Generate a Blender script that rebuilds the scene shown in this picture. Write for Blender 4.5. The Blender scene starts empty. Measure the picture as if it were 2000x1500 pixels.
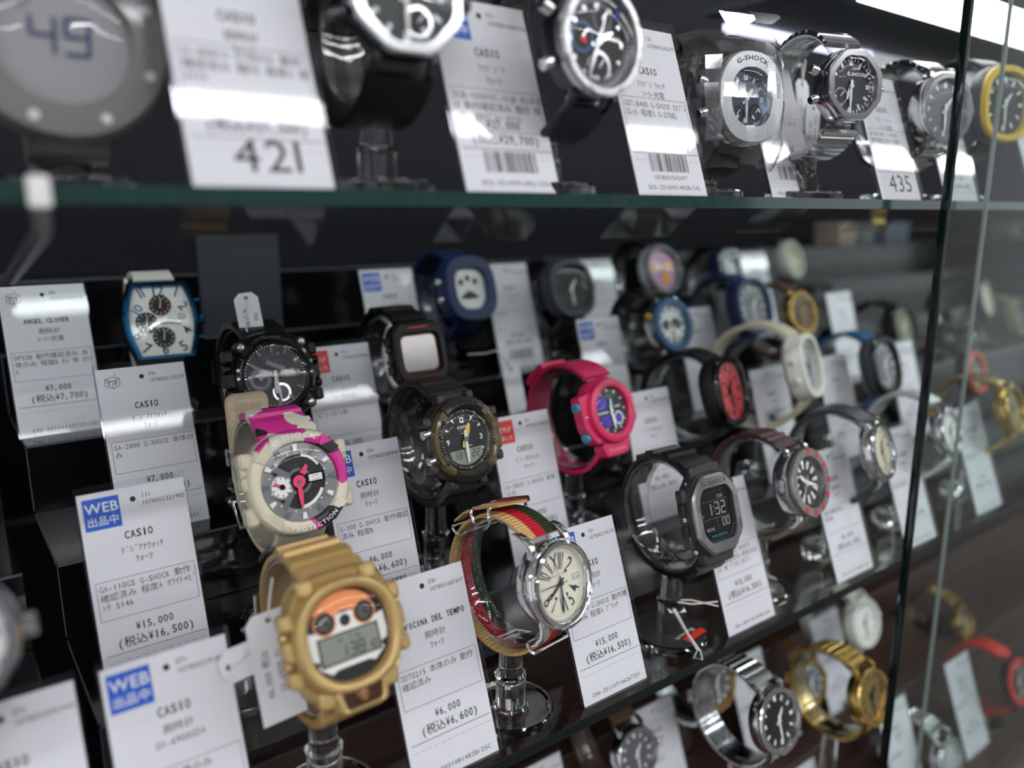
import bpy, math, random
from mathutils import Matrix, Vector
SC = bpy.context.scene
COL = SC.collection
PI = math.pi
random.seed(7)

# ------------------------------------------------------------------ camera, world, exposure, lamps
F_PX, VPX, VPY = 1550.0, 3115.0, 416.0          # focal length in pixels and the shelf-line vanishing point of a 2000x1500 frame
PITCH = math.atan((750 - VPY) / F_PX)
YAW = math.atan((VPX - 1000) / math.hypot(F_PX, 750 - VPY))
FH = Vector((math.cos(YAW), math.sin(YAW), 0)); RT = Vector((math.sin(YAW), -math.cos(YAW), 0)); UPZ = Vector((0, 0, 1))
FW = FH * math.cos(PITCH) - UPZ * math.sin(PITCH)
UPV = FH * math.sin(PITCH) + UPZ * math.cos(PITCH)
cam = bpy.data.cameras.new('camera'); camo = bpy.data.objects.new('camera', cam); COL.objects.link(camo)
camo.matrix_world = Matrix(((RT.x, UPV.x, -FW.x, 0), (RT.y, UPV.y, -FW.y, 0), (RT.z, UPV.z, -FW.z, 0), (0, 0, 0, 1)))
cam.sensor_width = 36; cam.lens = F_PX / 2000 * 36; cam.clip_start = .005; cam.clip_end = 60
cam.dof.use_dof = True; cam.dof.focus_distance = .376; cam.dof.aperture_fstop = 4.0
SC.camera = camo
SC.view_settings.view_transform = 'Standard'; SC.view_settings.look = 'None'
SC.view_settings.gamma = 1; SC.view_settings.use_curve_mapping = False
SC.view_settings.exposure = 1.25
SC.cycles.max_bounces = 14; SC.cycles.transparent_max_bounces = 40; SC.cycles.transmission_bounces = 10; SC.cycles.glossy_bounces = 6
SC.cycles.caustics_reflective = False; SC.cycles.caustics_refractive = False
SC.cycles.sample_clamp_indirect = 4.0
w = bpy.data.worlds.new('shop_ambience'); SC.world = w; w.use_nodes = True
w.node_tree.nodes['Background'].inputs[0].default_value = (.94, .96, 1, 1)
w.node_tree.nodes['Background'].inputs[1].default_value = .36
LAMP_L = 14.0        # radiance of the ceiling tubes

def ray(x, y): return FW + RT * ((x - 1000) / F_PX) - UPV * ((y - 750) / F_PX)
def at_y(x, y, Y):
    d = ray(x, y); return d * (Y / d.y)
def at_z(x, y, z):
    d = ray(x, y); return d * (z / d.z)

# ------------------------------------------------------------------ materials
def lin(c):
    return tuple((v / 255 / 12.92) if v <= 10 else ((v / 255 + .055) / 1.055) ** 2.4 for v in c) + (1,)
MATS = {}
def pm(name, rgb, rough=.5, metal=0, bump=0, bscale=900, coat=0, var=.0, wave=None, aniso=0, spec=.5, emit=None):
    """procedural principled material; noise drives the roughness and, if asked, bump and a little colour wear"""
    if name in MATS: return MATS[name]
    m = bpy.data.materials.new(name); m.use_nodes = True; nt = m.node_tree; N = nt.nodes; L = nt.links
    b = N['Principled BSDF']; b.inputs['Base Color'].default_value = lin(rgb); b.inputs['Metallic'].default_value = metal
    b.inputs['Coat Weight'].default_value = coat; b.inputs['Specular IOR Level'].default_value = spec; b.inputs['Anisotropic'].default_value = aniso
    tc = N.new('ShaderNodeTexCoord'); nz = N.new('ShaderNodeTexNoise'); nz.inputs['Scale'].default_value = bscale; nz.inputs['Detail'].default_value = 3
    L.new(tc.outputs['Object'], nz.inputs['Vector'])
    mr = N.new('ShaderNodeMapRange'); mr.inputs[3].default_value = max(.02, rough * .85); mr.inputs[4].default_value = min(1, rough * 1.15)
    L.new(nz.outputs[0], mr.inputs[0]); L.new(mr.outputs[0], b.inputs['Roughness'])
    if var:
        n2 = N.new('ShaderNodeTexNoise'); n2.inputs['Scale'].default_value = 260; n2.inputs['Detail'].default_value = 5; L.new(tc.outputs['Object'], n2.inputs['Vector'])
        mx = N.new('ShaderNodeMix'); mx.data_type = 'RGBA'; mx.inputs[6].default_value = lin(rgb)
        mx.inputs[7].default_value = lin(tuple(max(0, v * (1 - var)) for v in rgb)); L.new(n2.outputs[0], mx.inputs[0]); L.new(mx.outputs[2], b.inputs['Base Color'])
    if bump or wave:
        bp = N.new('ShaderNodeBump'); bp.inputs['Strength'].default_value = bump or .5; bp.inputs['Distance'].default_value = .0004
        src = nz.outputs[0]
        if wave:
            wv = N.new('ShaderNodeTexWave'); wv.wave_type, wv.bands_direction = wave[0], wave[1]; wv.inputs['Scale'].default_value = wave[2]; L.new(tc.outputs['Object'], wv.inputs['Vector']); src = wv.outputs[0]
        L.new(src, bp.inputs['Height']); L.new(bp.outputs[0], b.inputs['Normal'])
    if emit:
        b.inputs['Emission Color'].default_value = lin(emit[0]); b.inputs['Emission Strength'].default_value = emit[1]
    MATS[name] = m; return m

def thin(name, tint=(1, 1, 1), f0=.045, power=5, rough=.015, top=1.0, dust=0):
    """clear sheet: see-through with a mirror that grows towards grazing angles"""
    if name in MATS: return MATS[name]
    m = bpy.data.materials.new(name); m.use_nodes = True; nt = m.node_tree; N = nt.nodes; L = nt.links
    N.remove(N['Principled BSDF']); out = N['Material Output']
    tr = N.new('ShaderNodeBsdfTransparent'); tr.inputs[0].default_value = tuple(tint) + (1,)
    gl = N.new('ShaderNodeBsdfGlossy'); gl.inputs['Roughness'].default_value = rough
    lw = N.new('ShaderNodeLayerWeight'); lw.inputs[0].default_value = .5
    pw = N.new('ShaderNodeMath'); pw.operation = 'POWER'; pw.inputs[1].default_value = power; L.new(lw.outputs['Facing'], pw.inputs[0])
    mr = N.new('ShaderNodeMapRange'); mr.inputs[3].default_value = f0; mr.inputs[4].default_value = top; L.new(pw.outputs[0], mr.inputs[0])
    mx = N.new('ShaderNodeMixShader'); L.new(mr.outputs[0], mx.inputs[0]); L.new(tr.outputs[0], mx.inputs[1]); L.new(gl.outputs[0], mx.inputs[2])
    last = mx.outputs[0]
    if dust:
        tc = N.new('ShaderNodeTexCoord'); nz = N.new('ShaderNodeTexNoise'); nz.inputs['Scale'].default_value = 40; nz.inputs['Detail'].default_value = 8; L.new(tc.outputs['Object'], nz.inputs['Vector'])
        d = N.new('ShaderNodeBsdfDiffuse'); d.inputs[0].default_value = (.6, .63, .68, 1)
        r2 = N.new('ShaderNodeMapRange'); r2.inputs[1].default_value = .35; r2.inputs[2].default_value = .8; r2.inputs[3].default_value = dust * .3; r2.inputs[4].default_value = dust; L.new(nz.outputs[0], r2.inputs[0])
        m2 = N.new('ShaderNodeMixShader'); L.new(r2.outputs[0], m2.inputs[0]); L.new(last, m2.inputs[1]); L.new(d.outputs[0], m2.inputs[2]); last = m2.outputs[0]
    L.new(last, out.inputs[0]); MATS[name] = m; return m

def glass(name, tint=(1, 1, 1), rough=.0, ior=1.47):
    if name in MATS: return MATS[name]
    m = bpy.data.materials.new(name); m.use_nodes = True; b = m.node_tree.nodes['Principled BSDF']
    b.inputs['Base Color'].default_value = tuple(tint) + (1,); b.inputs['Transmission Weight'].default_value = 1
    b.inputs['Roughness'].default_value = rough; b.inputs['IOR'].default_value = ior
    MATS[name] = m; return m

def lamp_mat(name, rgb, s):
    m = bpy.data.materials.new(name); m.use_nodes = True; b = m.node_tree.nodes['Principled BSDF']
    b.inputs['Base Color'].default_value = (.8, .8, .8, 1); b.inputs['Emission Color'].default_value = lin(rgb); b.inputs['Emission Strength'].default_value = s
    return m

PAPER = pm('card_paper', (236, 236, 240), .55, bscale=1500, spec=.3)
INK = pm('black_ink', (18, 18, 20), .6)
GREYINK = pm('grey_ink', (95, 95, 100), .6)
BLUEINK = pm('blue_ink', (24, 92, 205), .5)
REDINK = pm('red_ink', (222, 52, 40), .5)
WHITEINK = pm('white_ink', (245, 245, 245), .5)
ACRYL = thin('clear_acrylic', (.985, .985, .99), .018, 4)
ACRYL_EDGE = thin('violet_acrylic_edge', (.62, .62, .85), .12, 3)
RING = thin('clear_ring_plastic', (.97, .975, .98), .06, 2.2, .05, .75)
FILM = thin('plastic_film', (.97, .98, .985), .10, 2.0, .06, .8)
CRYSTAL = thin('watch_crystal', (1, 1, 1), .02, 4.5, .01)
BASEG = glass('cast_clear_plastic', (.97, .975, .98))
STEEL = pm('polished_steel', (205, 206, 208), .14, 1)
BRUSHED = pm('brushed_steel', (150, 150, 150), .33, 1, aniso=.6)
DKSTEEL = pm('dark_steel', (88, 88, 92), .3, 1)
CHROME = pm('chrome', (225, 226, 228), .06, 1)
BLACK = pm('black_resin', (15, 15, 16), .4, bump=.06, spec=.35)
BLACKG = pm('gloss_black', (10, 10, 12), .12)
DIALBLK = pm('black_dial', (12, 12, 14), .5)
WHITE = pm('white_enamel', (238, 238, 234), .4)
GOLD = pm('gold_resin', (188, 158, 102), .36, .45, coat=.2)

# ------------------------------------------------------------------ mesh builder, millimetres
GL = {}
def glyph(ch, bold):
    k = (ch, bold)
    if k in GL: return GL[k]
    cu = bpy.data.curves.new('g', 'FONT'); cu.body = ch; cu.size = 1; cu.resolution_u = 2
    if bold: cu.offset = .012 if ord(ch) < 0x2000 else .008
    ob = bpy.data.objects.new('g', cu); COL.objects.link(ob)
    me = bpy.data.meshes.new_from_object(ob, depsgraph=bpy.context.evaluated_depsgraph_get())
    vs = [(v.co.x, v.co.y) for v in me.vertices]; fs = [tuple(p.vertices) for p in me.polygons]
    bpy.data.objects.remove(ob); bpy.data.curves.remove(cu); bpy.data.meshes.remove(me)
    xs = [v[0] for v in vs] or [0, .3]
    GL[k] = (vs, fs, min(xs), max(xs)); return GL[k]

SEG = {'0': 'abcdef', '1': 'bc', '2': 'abged', '3': 'abgcd', '4': 'fgbc', '5': 'afgcd', '6': 'afgedc', '7': 'abc', '8': 'abcdefg', '9': 'abcdfg',
       'M': 'abcef', 'O': 'abcdef', 'N': 'abcef', 'P': 'abefg', ' ': '', '-': 'g'}

class MB:
    def __init__(s): s.v = []; s.f = []; s.m = []; s.s = []; s.mats = []; s.X = Matrix.Identity(4)
    def mi(s, mat):
        if mat not in s.mats: s.mats.append(mat)
        return s.mats.index(mat)
    def add(s, vs, fs, mat, smooth=False):
        o = len(s.v); s.v += [s.X @ Vector(p) for p in vs]; i = s.mi(mat)
        for f in fs: s.f.append([o + k for k in f]); s.m.append(i); s.s.append(smooth)
    def rings(s, rs, mat, cap0=False, cap1=False, wrap=False, smooth=True, matf=None):
        n = len(rs[0]); vs = [p for r in rs for p in r]; o = len(s.v); s.v += [s.X @ Vector(p) for p in vs]
        m = len(rs); i0 = s.mi(mat)
        for a in range(m if wrap else m - 1):
            b = (a + 1) % m
            for j in range(n):
                k = (j + 1) % n; s.f.append([o + a * n + j, o + a * n + k, o + b * n + k, o + b * n + j])
                s.m.append(s.mi(matf(a, j)) if matf else i0); s.s.append(smooth)
        if cap0: s.f.append([o + j for j in range(n)][::-1]); s.m.append(i0); s.s.append(False)
        if cap1: s.f.append([o + (m - 1) * n + j for j in range(n)]); s.m.append(i0); s.s.append(False)
    def loft(s, out, prof, mat, cap0=True, cap1=True, wrap=False, c=(0, 0)):
        s.rings([[(c[0] + x * r, c[1] + y * r, z) for x, y in out] for r, z in prof], mat, cap0, cap1, wrap)
    def ring(s, out, r0, r1, z0, z1, mat, b=.08, c=(0, 0)):      # annular body: outer scale r1, inner r0
        d = (r1 - r0) * b * 2; h = (z1 - z0) * .3
        s.loft(out, [(r1, z0), (r1, z1 - h), (r1 - d, z1), (r0 + d * .5, z1), (r0, z1 - h), (r0, z0)], mat, False, False, True, c)
    def box(s, c, sz, mat, b=0, rot=None):
        X = s.X; T = Matrix.Translation(c)
        if rot: T = T @ rot
        s.X = X @ T; x, y, z = sz[0] / 2, sz[1] / 2, sz[2] / 2
        if b <= 0:
            s.add([(-x, -y, -z), (x, -y, -z), (x, y, -z), (-x, y, -z), (-x, -y, z), (x, -y, z), (x, y, z), (-x, y, z)],
                  [(3, 2, 1, 0), (4, 5, 6, 7), (0, 1, 5, 4), (1, 2, 6, 5), (2, 3, 7, 6), (3, 0, 4, 7)], mat)
        else:
            def ol(d): return rrect(x - d, y - d, max(.05, b - d * .5), 3)
            s.rings([[(p[0], p[1], zz) for p in ol(d)] for d, zz in ((b * .6, -z), (0, -z + b * .6), (0, z - b * .6), (b * .6, z))], mat, True, True)
        s.X = X
    def poly(s, pts, z, mat, h=0):
        n = len(pts)
        if h: s.rings([[(x, y, z) for x, y in pts], [(x, y, z + h) for x, y in pts]], mat, True, True, smooth=False)
        else: s.add([(x, y, z) for x, y in pts], [tuple(range(n))], mat)
    def disc(s, c, r, z, mat, n=28, h=0): s.poly([(c[0] + r * math.cos(2 * PI * i / n), c[1] + r * math.sin(2 * PI * i / n)) for i in range(n)], z, mat, h)
    def ann(s, c, r0, r1, z, mat, n=36, a0=0, a1=360):
        vs = []; fs = []
        for i in range(n + 1):
            a = math.radians(a0 + (a1 - a0) * i / n); ca, sa = math.sin(a), math.cos(a)
            vs += [(c[0] + r0 * ca, c[1] + r0 * sa, z), (c[0] + r1 * ca, c[1] + r1 * sa, z)]
        for i in range(n): fs.append((2 * i, 2 * i + 2, 2 * i + 3, 2 * i + 1))
        s.add(vs, fs, mat)
    def bar(s, ang, r0, r1, w0, w1, z, mat, h=0, c=(0, 0)):      # radial mark, angle clockwise from 12
        a = math.radians(ang); d = (math.sin(a), math.cos(a)); p = (d[1], -d[0])
        s.poly([(c[0] + d[0] * r + p[0] * q, c[1] + d[1] * r + p[1] * q) for r, q in ((r0, -w0 / 2), (r0, w0 / 2), (r1, w1 / 2), (r1, -w1 / 2))], z, mat, h)
    def line(s, a, b, w, z, mat, h=0):
        dx, dy = b[0] - a[0], b[1] - a[1]; l = math.hypot(dx, dy) or 1; px, py = -dy / l * w / 2, dx / l * w / 2
        s.poly([(a[0] - px, a[1] - py), (b[0] - px, b[1] - py), (b[0] + px, b[1] + py), (a[0] + px, a[1] + py)][::1], z, mat, h)
    def rect(s, x0, y0, x1, y1, w, z, mat):
        s.line((x0, y0), (x1, y0), w, z, mat); s.line((x0, y1), (x1, y1), w, z, mat); s.line((x0, y0), (x0, y1), w, z, mat); s.line((x1, y0), (x1, y1), w, z, mat)
    def tube(s, pts, r, mat, n=8, closed=False, sx=1):
        P = [Vector(p) for p in pts]; rs = []; m = len(P); up = None
        for i in range(m):
            t = (P[(i + 1) % m] - P[i - 1]) if closed else (P[min(i + 1, m - 1)] - P[max(i - 1, 0)])
            t.normalize()
            if up is None: up = Vector((0, 0, 1)) if abs(t.z) < .9 else Vector((1, 0, 0))
            u = (up - t * up.dot(t)).normalized(); v = t.cross(u); up = u
            rs.append([P[i] + u * (r * math.cos(2 * PI * k / n)) + v * (r * sx * math.sin(2 * PI * k / n)) for k in range(n)])
        s.rings(rs, mat, not closed, not closed, closed)
    def text(s, t, x, y, h, mat, z=0, al='C', mono=True, bold=False, sx=1.0, xf=None, depth=0, gap=.09):
        items = []; cx = 0
        for ch in t:
            if mono:
                half = ord(ch) < 0x2000 or 0xFF61 <= ord(ch) <= 0xFF9F; cell = (.5 if half else 1.0)
                if ch != ' ':
                    g = glyph(ch, bold); wd = g[3] - g[2]; mxw = cell * (.8 if half else .97)
                    k = min(1, mxw / wd) if half else min(1, mxw / wd)
                    if ch in '.,': off = cx + cell * .12 - g[2] * k
                    else: off = cx + (cell - wd * k) / 2 - g[2] * k
                    items.append((g, off, k))
                cx += cell
            else:
                if ch == ' ': cx += .3; continue
                g = glyph(ch, bold); items.append((g, cx - g[2], 1)); cx += g[3] - g[2] + gap
        if not mono: cx -= gap
        x0 = -cx / 2 if al == 'C' else (0 if al == 'L' else -cx)
        for g, off, k in items:
            pts = [((x0 + off + q[0] * k) * h * sx, q[1] * h) for q in g[0]]
            if xf: vs = [xf(*p) for p in pts]
            else: vs = [(x + p[0], y + p[1], z) for p in pts]
            s.add(vs, g[1], mat)
    def arc(s, t, r, ang, h, mat, z, bottom=False, bold=True, sx=1.0, gap=.12, tilt=0, c=(0, 0)):
        def xf(px, py):
            if bottom: a = math.radians(ang) - px / r; rr = r - py
            else: a = math.radians(ang) + px / r; rr = r + py
            return (c[0] + rr * math.sin(a), c[1] + rr * math.cos(a), z + (abs(py) * -tilt if not bottom else abs(py) * tilt))
        s.text(t, 0, 0, h, mat, mono=False, bold=bold, sx=sx, xf=xf, gap=gap)
    def seg7(s, t, x, y, h, mat, z, w=None, th=.16, slant=.08):
        w = w or h * .5; T = th * h * .5; cx = x
        for ch in t:
            if ch in ':.':
                for yy in ((.3, .7) if ch == ':' else (.05,)): s.disc((cx + T, y + yy * h), T * .8, z, mat, 8)
                cx += T * 3; continue
            for g in SEG.get(ch, ''):
                q = {'a': (0, h, w, h), 'd': (0, 0, w, 0), 'g': (0, h / 2, w, h / 2), 'f': (0, h / 2, 0, h), 'b': (w, h / 2, w, h), 'e': (0, 0, 0, h / 2), 'c': (w, 0, w, h / 2)}[g]
                s.line((cx + q[0] + q[1] * slant, y + q[1]), (cx + q[2] + q[3] * slant, y + q[3]), T * 1.6, z, mat)
            cx += w + h * .28
    LP = (1.05, 1.14, 1.12)                                      # how roomy the strap loops are
    def strap(s, t0, t1, a, b, zc, w, th, mat, n=44, wf=None, rf=None, cols=None, off=0):
        a, b, zc = a * MB.LP[0], b * MB.LP[1], zc * MB.LP[2]
        xs = [-1, -.96, 0, .96, 1] if not cols else [-1, -.97] + [q for q, _ in cols[1:]] + [.97, 1]
        rs = []
        for i in range(n + 1):
            t = math.radians(t0 + (t1 - t0) * i / n); p = Vector((0, a * math.sin(t), -zc + b * math.cos(t)))
            nn = Vector((0, math.sin(t) / a, math.cos(t) / b)).normalized(); hw = w / 2 * (wf(math.degrees(t)) if wf else 1); h = th * (rf(math.degrees(t)) if rf else 1)
            r = []
            for x in xs: r.append(p + Vector((x * hw, 0, 0)) + nn * (off + (th * .25 if abs(x) == 1 else 0)))
            for x in xs[::-1]: r.append(p + Vector((x * hw, 0, 0)) + nn * (off + (h * .75 if abs(x) == 1 else h)))
            rs.append(r)
        mf = None
        if cols:
            nx = len(xs); tot = 2 * nx
            def mf(a_, j):
                x = (xs[j] if j < nx else xs[tot - 1 - j]); k = (j + 1) % tot; x2 = (xs[k] if k < nx else xs[tot - 1 - k]); xm = (x + x2) / 2
                c = cols[0][1]
                for q, mm in cols:
                    if xm >= q: c = mm
                return c
        s.rings(rs, mat, True, True, matf=mf)
    def build(s, name, parent=None, M=None, ang=38):
        me = bpy.data.meshes.new(name); me.from_pydata([tuple(p * .001) for p in s.v], [], s.f)
        for m in s.mats: me.materials.append(m)
        me.polygons.foreach_set('material_index', s.m); me.polygons.foreach_set('use_smooth', s.s)
        me.validate(); me.update()
        try: me.set_sharp_from_angle(angle=math.radians(ang))
        except Exception: pass
        o = bpy.data.objects.new(name, me); COL.objects.link(o)
        if parent: o.parent = parent
        if M: o.matrix_world = M
        return o

def circ(n=56): return [(math.cos(2 * PI * i / n), math.sin(2 * PI * i / n)) for i in range(n)]
def sup(a, b, p, n=64):
    r = []
    for i in range(n):
        c, q = math.cos(2 * PI * i / n), math.sin(2 * PI * i / n)
        r.append((a * math.copysign(abs(c) ** (2 / p), c), b * math.copysign(abs(q) ** (2 / p), q)))
    return r
def rrect(x, y, r, k=4):
    o = []
    for cx, cy, a0 in ((x - r, y - r, 0), (-x + r, y - r, 90), (-x + r, -y + r, 180), (x - r, -y + r, 270)):
        for i in range(k + 1):
            a = math.radians(a0 + 90 * i / k); o.append((cx + r * math.cos(a), cy + r * math.sin(a)))
    return o
def rpoly(pts, r, k=3):      # rounded polygon
    o = []; n = len(pts)
    for i in range(n):
        p, q, s_ = Vector(pts[i - 1]), Vector(pts[i]), Vector(pts[(i + 1) % n])
        a = q + (p - q).normalized() * r; b = q + (s_ - q).normalized() * r
        for j in range(k + 1):
            t = j / k; o.append(tuple((a * (1 - t) ** 2 + q * 2 * t * (1 - t) + b * t * t)))
    return o
def offs(out, d):            # shrink an outline towards its centre by about d millimetres
    return [(x * (1 - d / math.hypot(x, y)), y * (1 - d / math.hypot(x, y))) for x, y in out]
def ringo(mb, o_out, o_in, z0, z1, mat, b=.6):  # annular body between two outlines
    f = lambda o, z: [(x, y, z) for x, y in o]
    mb.rings([f(o_out, z0), f(o_out, z1 - b), f(offs(o_out, b), z1), f(offs(o_in, -b * .5), z1), f(o_in, z1 - b), f(o_in, z0)], mat, wrap=True)

def tag(o, label, cat, group=None, kind=None):
    o['label'] = label; o['category'] = cat
    if group: o['group'] = group
    if kind: o['kind'] = kind
    return o
def root(name, M, label, cat, group=None):
    o = bpy.data.objects.new(name, None); COL.objects.link(o); o.empty_display_size = .01; o.matrix_world = M
    return tag(o, label, cat, group)
def struct(o): o['kind'] = 'structure'; return o
# ------------------------------------------------------------------ rows of the display and shared builders
CY = [.249 + .0796 * k for k in range(6)]      # front of the price cards, row by row (row 0 stands on the shelf)
ZK = [-.2305 + .0371 * k for k in range(6)]    # height each row stands on
WY = [.2435 + .0796 * k for k in range(6)]     # middle of the watch heads
UZ = .0072                                     # top of the upper shelf
LZ = -.47                                      # top of the lowest shelf
LEAN = 20
KH = .88                                       # head size of the chunky resin watches
def loops(k=1): MB.LP = (1.05 / k, 1.14 / k, 1.12 / k)

def pose(px, py, Y, tilt=17, yaw=0, roll=0):
    t, y = math.radians(tilt), math.radians(yaw)
    z = Vector((math.sin(y) * math.cos(t), -math.cos(y) * math.cos(t), math.sin(t))); x = Vector((math.cos(y), math.sin(y), 0)); v = z.cross(x)
    R = Matrix(((x.x, v.x, z.x), (x.y, v.y, z.y), (x.z, v.z, z.z))).to_4x4() @ Matrix.Rotation(math.radians(roll), 4, 'Z')
    return Matrix.Translation(at_y(px, py, Y)) @ R

def card_matrix(p, lean=LEAN, yaw=0, roll=0):
    l = math.radians(lean)
    return Matrix.Translation(p) @ Matrix.Rotation(math.radians(yaw), 4, 'Z') @ Matrix(((1, 0, 0, 0), (0, math.sin(l), -math.cos(l), 0), (0, math.cos(l), math.sin(l), 0), (0, 0, 0, 1))) @ Matrix.Rotation(math.radians(roll), 4, 'Z')

def from_tr(px, py, Y, z, H=71.5, lean=LEAN, W=36, **_):          # bottom centre of a card whose top right corner shows at a pixel
    h = H * 1.17e-3; l = math.radians(lean)
    return (at_y(px, py, Y + h * math.sin(l)).x - W * .585e-3, Y, z)
def from_br(px, py, Y, z, W=36): return (at_y(px, py, Y).x - W * .585e-3, Y, z)

def logo_tf(mb, x, y, s, z):
    P = [(0, 1), (.95, .62), (.95, -.5), (0, -1), (-.95, -.5), (-.95, .62)]
    P = [(x + a * s, y + b * s * .85) for a, b in P]
    for i in range(6): mb.line(P[i], P[(i + 1) % 6], .22, z, INK)
    c = (x, y + .2 * s)
    for i in (1, 3, 5): mb.line(c, P[i], .22, z, INK)
    mb.text('T', x - s * .48, y - s * .45, s * .95, INK, z, mono=False, bold=True); mb.text('F', x + s * .48, y - s * .45, s * .95, INK, z, mono=False, bold=True)
    mb.line((x + s * .3, y + s * 1.0), (x + s * .55, y + s * 1.25), .2, z, INK)

def card(p, d, label, lean=LEAN, yaw=0, H=71.5, hold=None, group=None, W=36, holder=True, roll=0):
    M = card_matrix(p, lean, yaw, roll)
    mb = MB(); K = Matrix.Scale(1.17, 4); mb.X = K; w2 = W / 2; q = W / 36
    mb.box((0, H / 2, -.12), (W, H, .24), PAPER); z = .04
    Y = lambda t: H - t
    if d.get('rank'):
        mb.disc((-.2, Y(4.6)), 1.0, z, INK, 18); mb.text(d['rank'], 2.6, Y(4.6), 2.4, INK, z, 'L'); mb.text(d['num'], 2.6, Y(7.4), 2.3, INK, z, 'L')
    if d.get('logo'): logo_tf(mb, -w2 + 6, Y(6), 3, z)
    if d.get('brand'):
        for dx in (-.06, .06): mb.text(d['brand'], d.get('bx', 0) + dx, Y(18.2), 3.9 if len(d['brand']) < 8 else 3.2, INK, z, bold=True)
    for t, yy in zip(d.get('type', ()), (23.2, 27.0, 30.4)): mb.text(t, d.get('bx', 0) + .5, Y(yy), 3.0 if len(t) < 6 else 2.9, INK, z)
    by = d.get('boxy', 31.5)
    if d.get('box') is not None:
        mb.rect(-w2 + 1.6, Y(by), w2 - 1.2, Y(by + 13.5), .16, z, INK)
        for i, t in enumerate(d['box']): mb.text(t, -w2 + 2.4, Y(by + 3.5 + i * 3.3), 2.95, INK, z, 'L')
    py = d.get('py', 50)
    if d.get('price'):
        mb.text(d['price'], .5, Y(py + .6), 3.7, INK, z, bold=True); mb.text(d['tax'], .5, Y(py + 5.3), 4.0, INK, z, bold=True)
        mb.line((-w2 + 1.6, Y(py + 7.3)), (w2 - .6, Y(py + 7.3)), .22, z, INK)
        for i in range(12): mb.line((-w2 + 2 + i * 2.8, Y(py + 10)), (-w2 + 3.9 + i * 2.8, Y(py + 10)), .1, z, GREYINK)
    if d.get('bar'):
        x = -9; rr = random.Random(5)
        while x < 10.5:
            ww = rr.choice((.22, .22, .44, .6)); mb.line((x, Y(d['bar'])), (x, Y(d['bar'] + 6.6)), ww, z, INK); x += ww + rr.choice((.25, .4, .55))
        if d.get('barnum'): mb.text(d['barnum'], 0, Y(d['bar'] + 9.6), 2.2, INK, z, sx=1.25)
    if d.get('code'): mb.text(d['code'], 1.0, 2.2, 2.3, INK, z, sx=1.28 if len(d['code']) > 17 else 1.2)
    if d.get('big'): mb.text(d['big'], 1.5, d.get('bigy', 4.2), 12.2, INK, z, mono=False, sx=1.15, gap=.12)
    if d.get('stub'):                                        # the tear-off foot of the card
        mb.line((-w2, d['stub']), (w2, d['stub']), .15, z, GREYINK)
    o = mb.build('price_card', M=M); tag(o, label, 'price card', group)
    for key, mat, lines in (('web', BLUEINK, ('WEB', '出品中')), ('red', REDINK, ('値下げ', 'しました'))):
        if d.get(key):
            sb = MB(); sb.X = K; sx0 = -w2 + 1.4; sy0 = Y(13.2); sw = 11.8; sh = 11.2
            sb.box((sx0 + sw / 2, sy0 + sh / 2, .08), (sw, sh, .12), mat)
            if key == 'web': sb.text('WEB', sx0 + sw / 2, sy0 + 6.0, 5.0, WHITEINK, .17, mono=False, bold=True); sb.text(lines[1], sx0 + sw / 2, sy0 + 1.7, 3.5, WHITEINK, .17, bold=True)
            else: sb.text(lines[0], sx0 + sw / 2, sy0 + 5.5, 3.0, WHITEINK, .17, bold=True); sb.text(lines[1], sx0 + sw / 2, sy0 + 1.8, 2.4, WHITEINK, .17, bold=True)
            s = sb.build('web_sticker' if key == 'web' else 'markdown_sticker', o); s['label'] = 'blue sticker with white lettering' if key == 'web' else 'red sticker with white lettering'
    if holder:
        r = root('card_holder', M, hold or ('clear holder of the ' + label), 'card holder', group and 'holders of ' + group)
        h = MB(); wv = W * 1.17 + 1.6; hh = H * 1.17 + 3
        h.box((0, hh / 2, 1.5), (wv, hh, .9), ACRYL); h.build('front_sheet', r)
        h = MB(); h.box((0, hh / 2, -1.4), (wv, hh, .9), ACRYL); h.box((-wv / 2 + .25, hh / 2, -.95), (.5, hh - 2, .4), ACRYL_EDGE); h.build('back_sheet', r)
        h = MB(); l = math.radians(lean)
        h.X = Matrix.Rotation(-l, 4, 'X'); h.box((0, .6, -15), (wv, 1.1, 28), ACRYL); h.build('foot', r)
    return o

def stand(M, zb, label, a=28.4, b=25.4, zc=24, w=17, t0=38, t1=322, ring=RING, br=20.5, group=None):
    """clear C-ring on a post and a round foot"""
    loops(); best = None; A, B, Z_ = a * MB.LP[0], b * MB.LP[1], zc * MB.LP[2]
    for i in range(180, 340, 2):
        t = math.radians(i); q = M @ (Vector((0, A * math.sin(t), -Z_ + B * math.cos(t))) * .001)
        if best is None or q.z < best.z: best = q
    r = root('watch_stand', Matrix.Translation((best.x, best.y, zb)), label, 'watch stand', group)
    hgt = (best.z - zb) * 1000
    c = circ(40); m = MB()
    m.loft(c, [(0, 0), (br, 0), (br, 3.4), (br - .8, 4.2), (br - 2.2, 4.2), (br - 3, 3.2), (8.5, 3.6), (7.6, 5.0), (.01, 5.0)], BASEG, False, False)
    fixn(m.build('base', r))
    if hgt > 7:
        m = MB(); h = hgt - .6
        m.loft(circ(24), [(.01, 5.05), (7, 5.05), (7, h * .5), (7.6, h * .5 + .6), (7.6, h * .5 + 1.8), (5.8, h * .5 + 2.4), (5.4, h - 3), (6.4, h - 2.4), (6.4, h - .6), (3, h), (.01, h)], BASEG, False, False)
        fixn(m.build('post', r))
    m = MB(); m.strap(t0, t1, a - 1.7, b - 1.7, zc, w, 1.6, ring, n=60)
    o = m.build('ring', r, ang=60)
    o.matrix_parent_inverse = r.matrix_world.inverted(); o.matrix_basis = M
    return r

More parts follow.
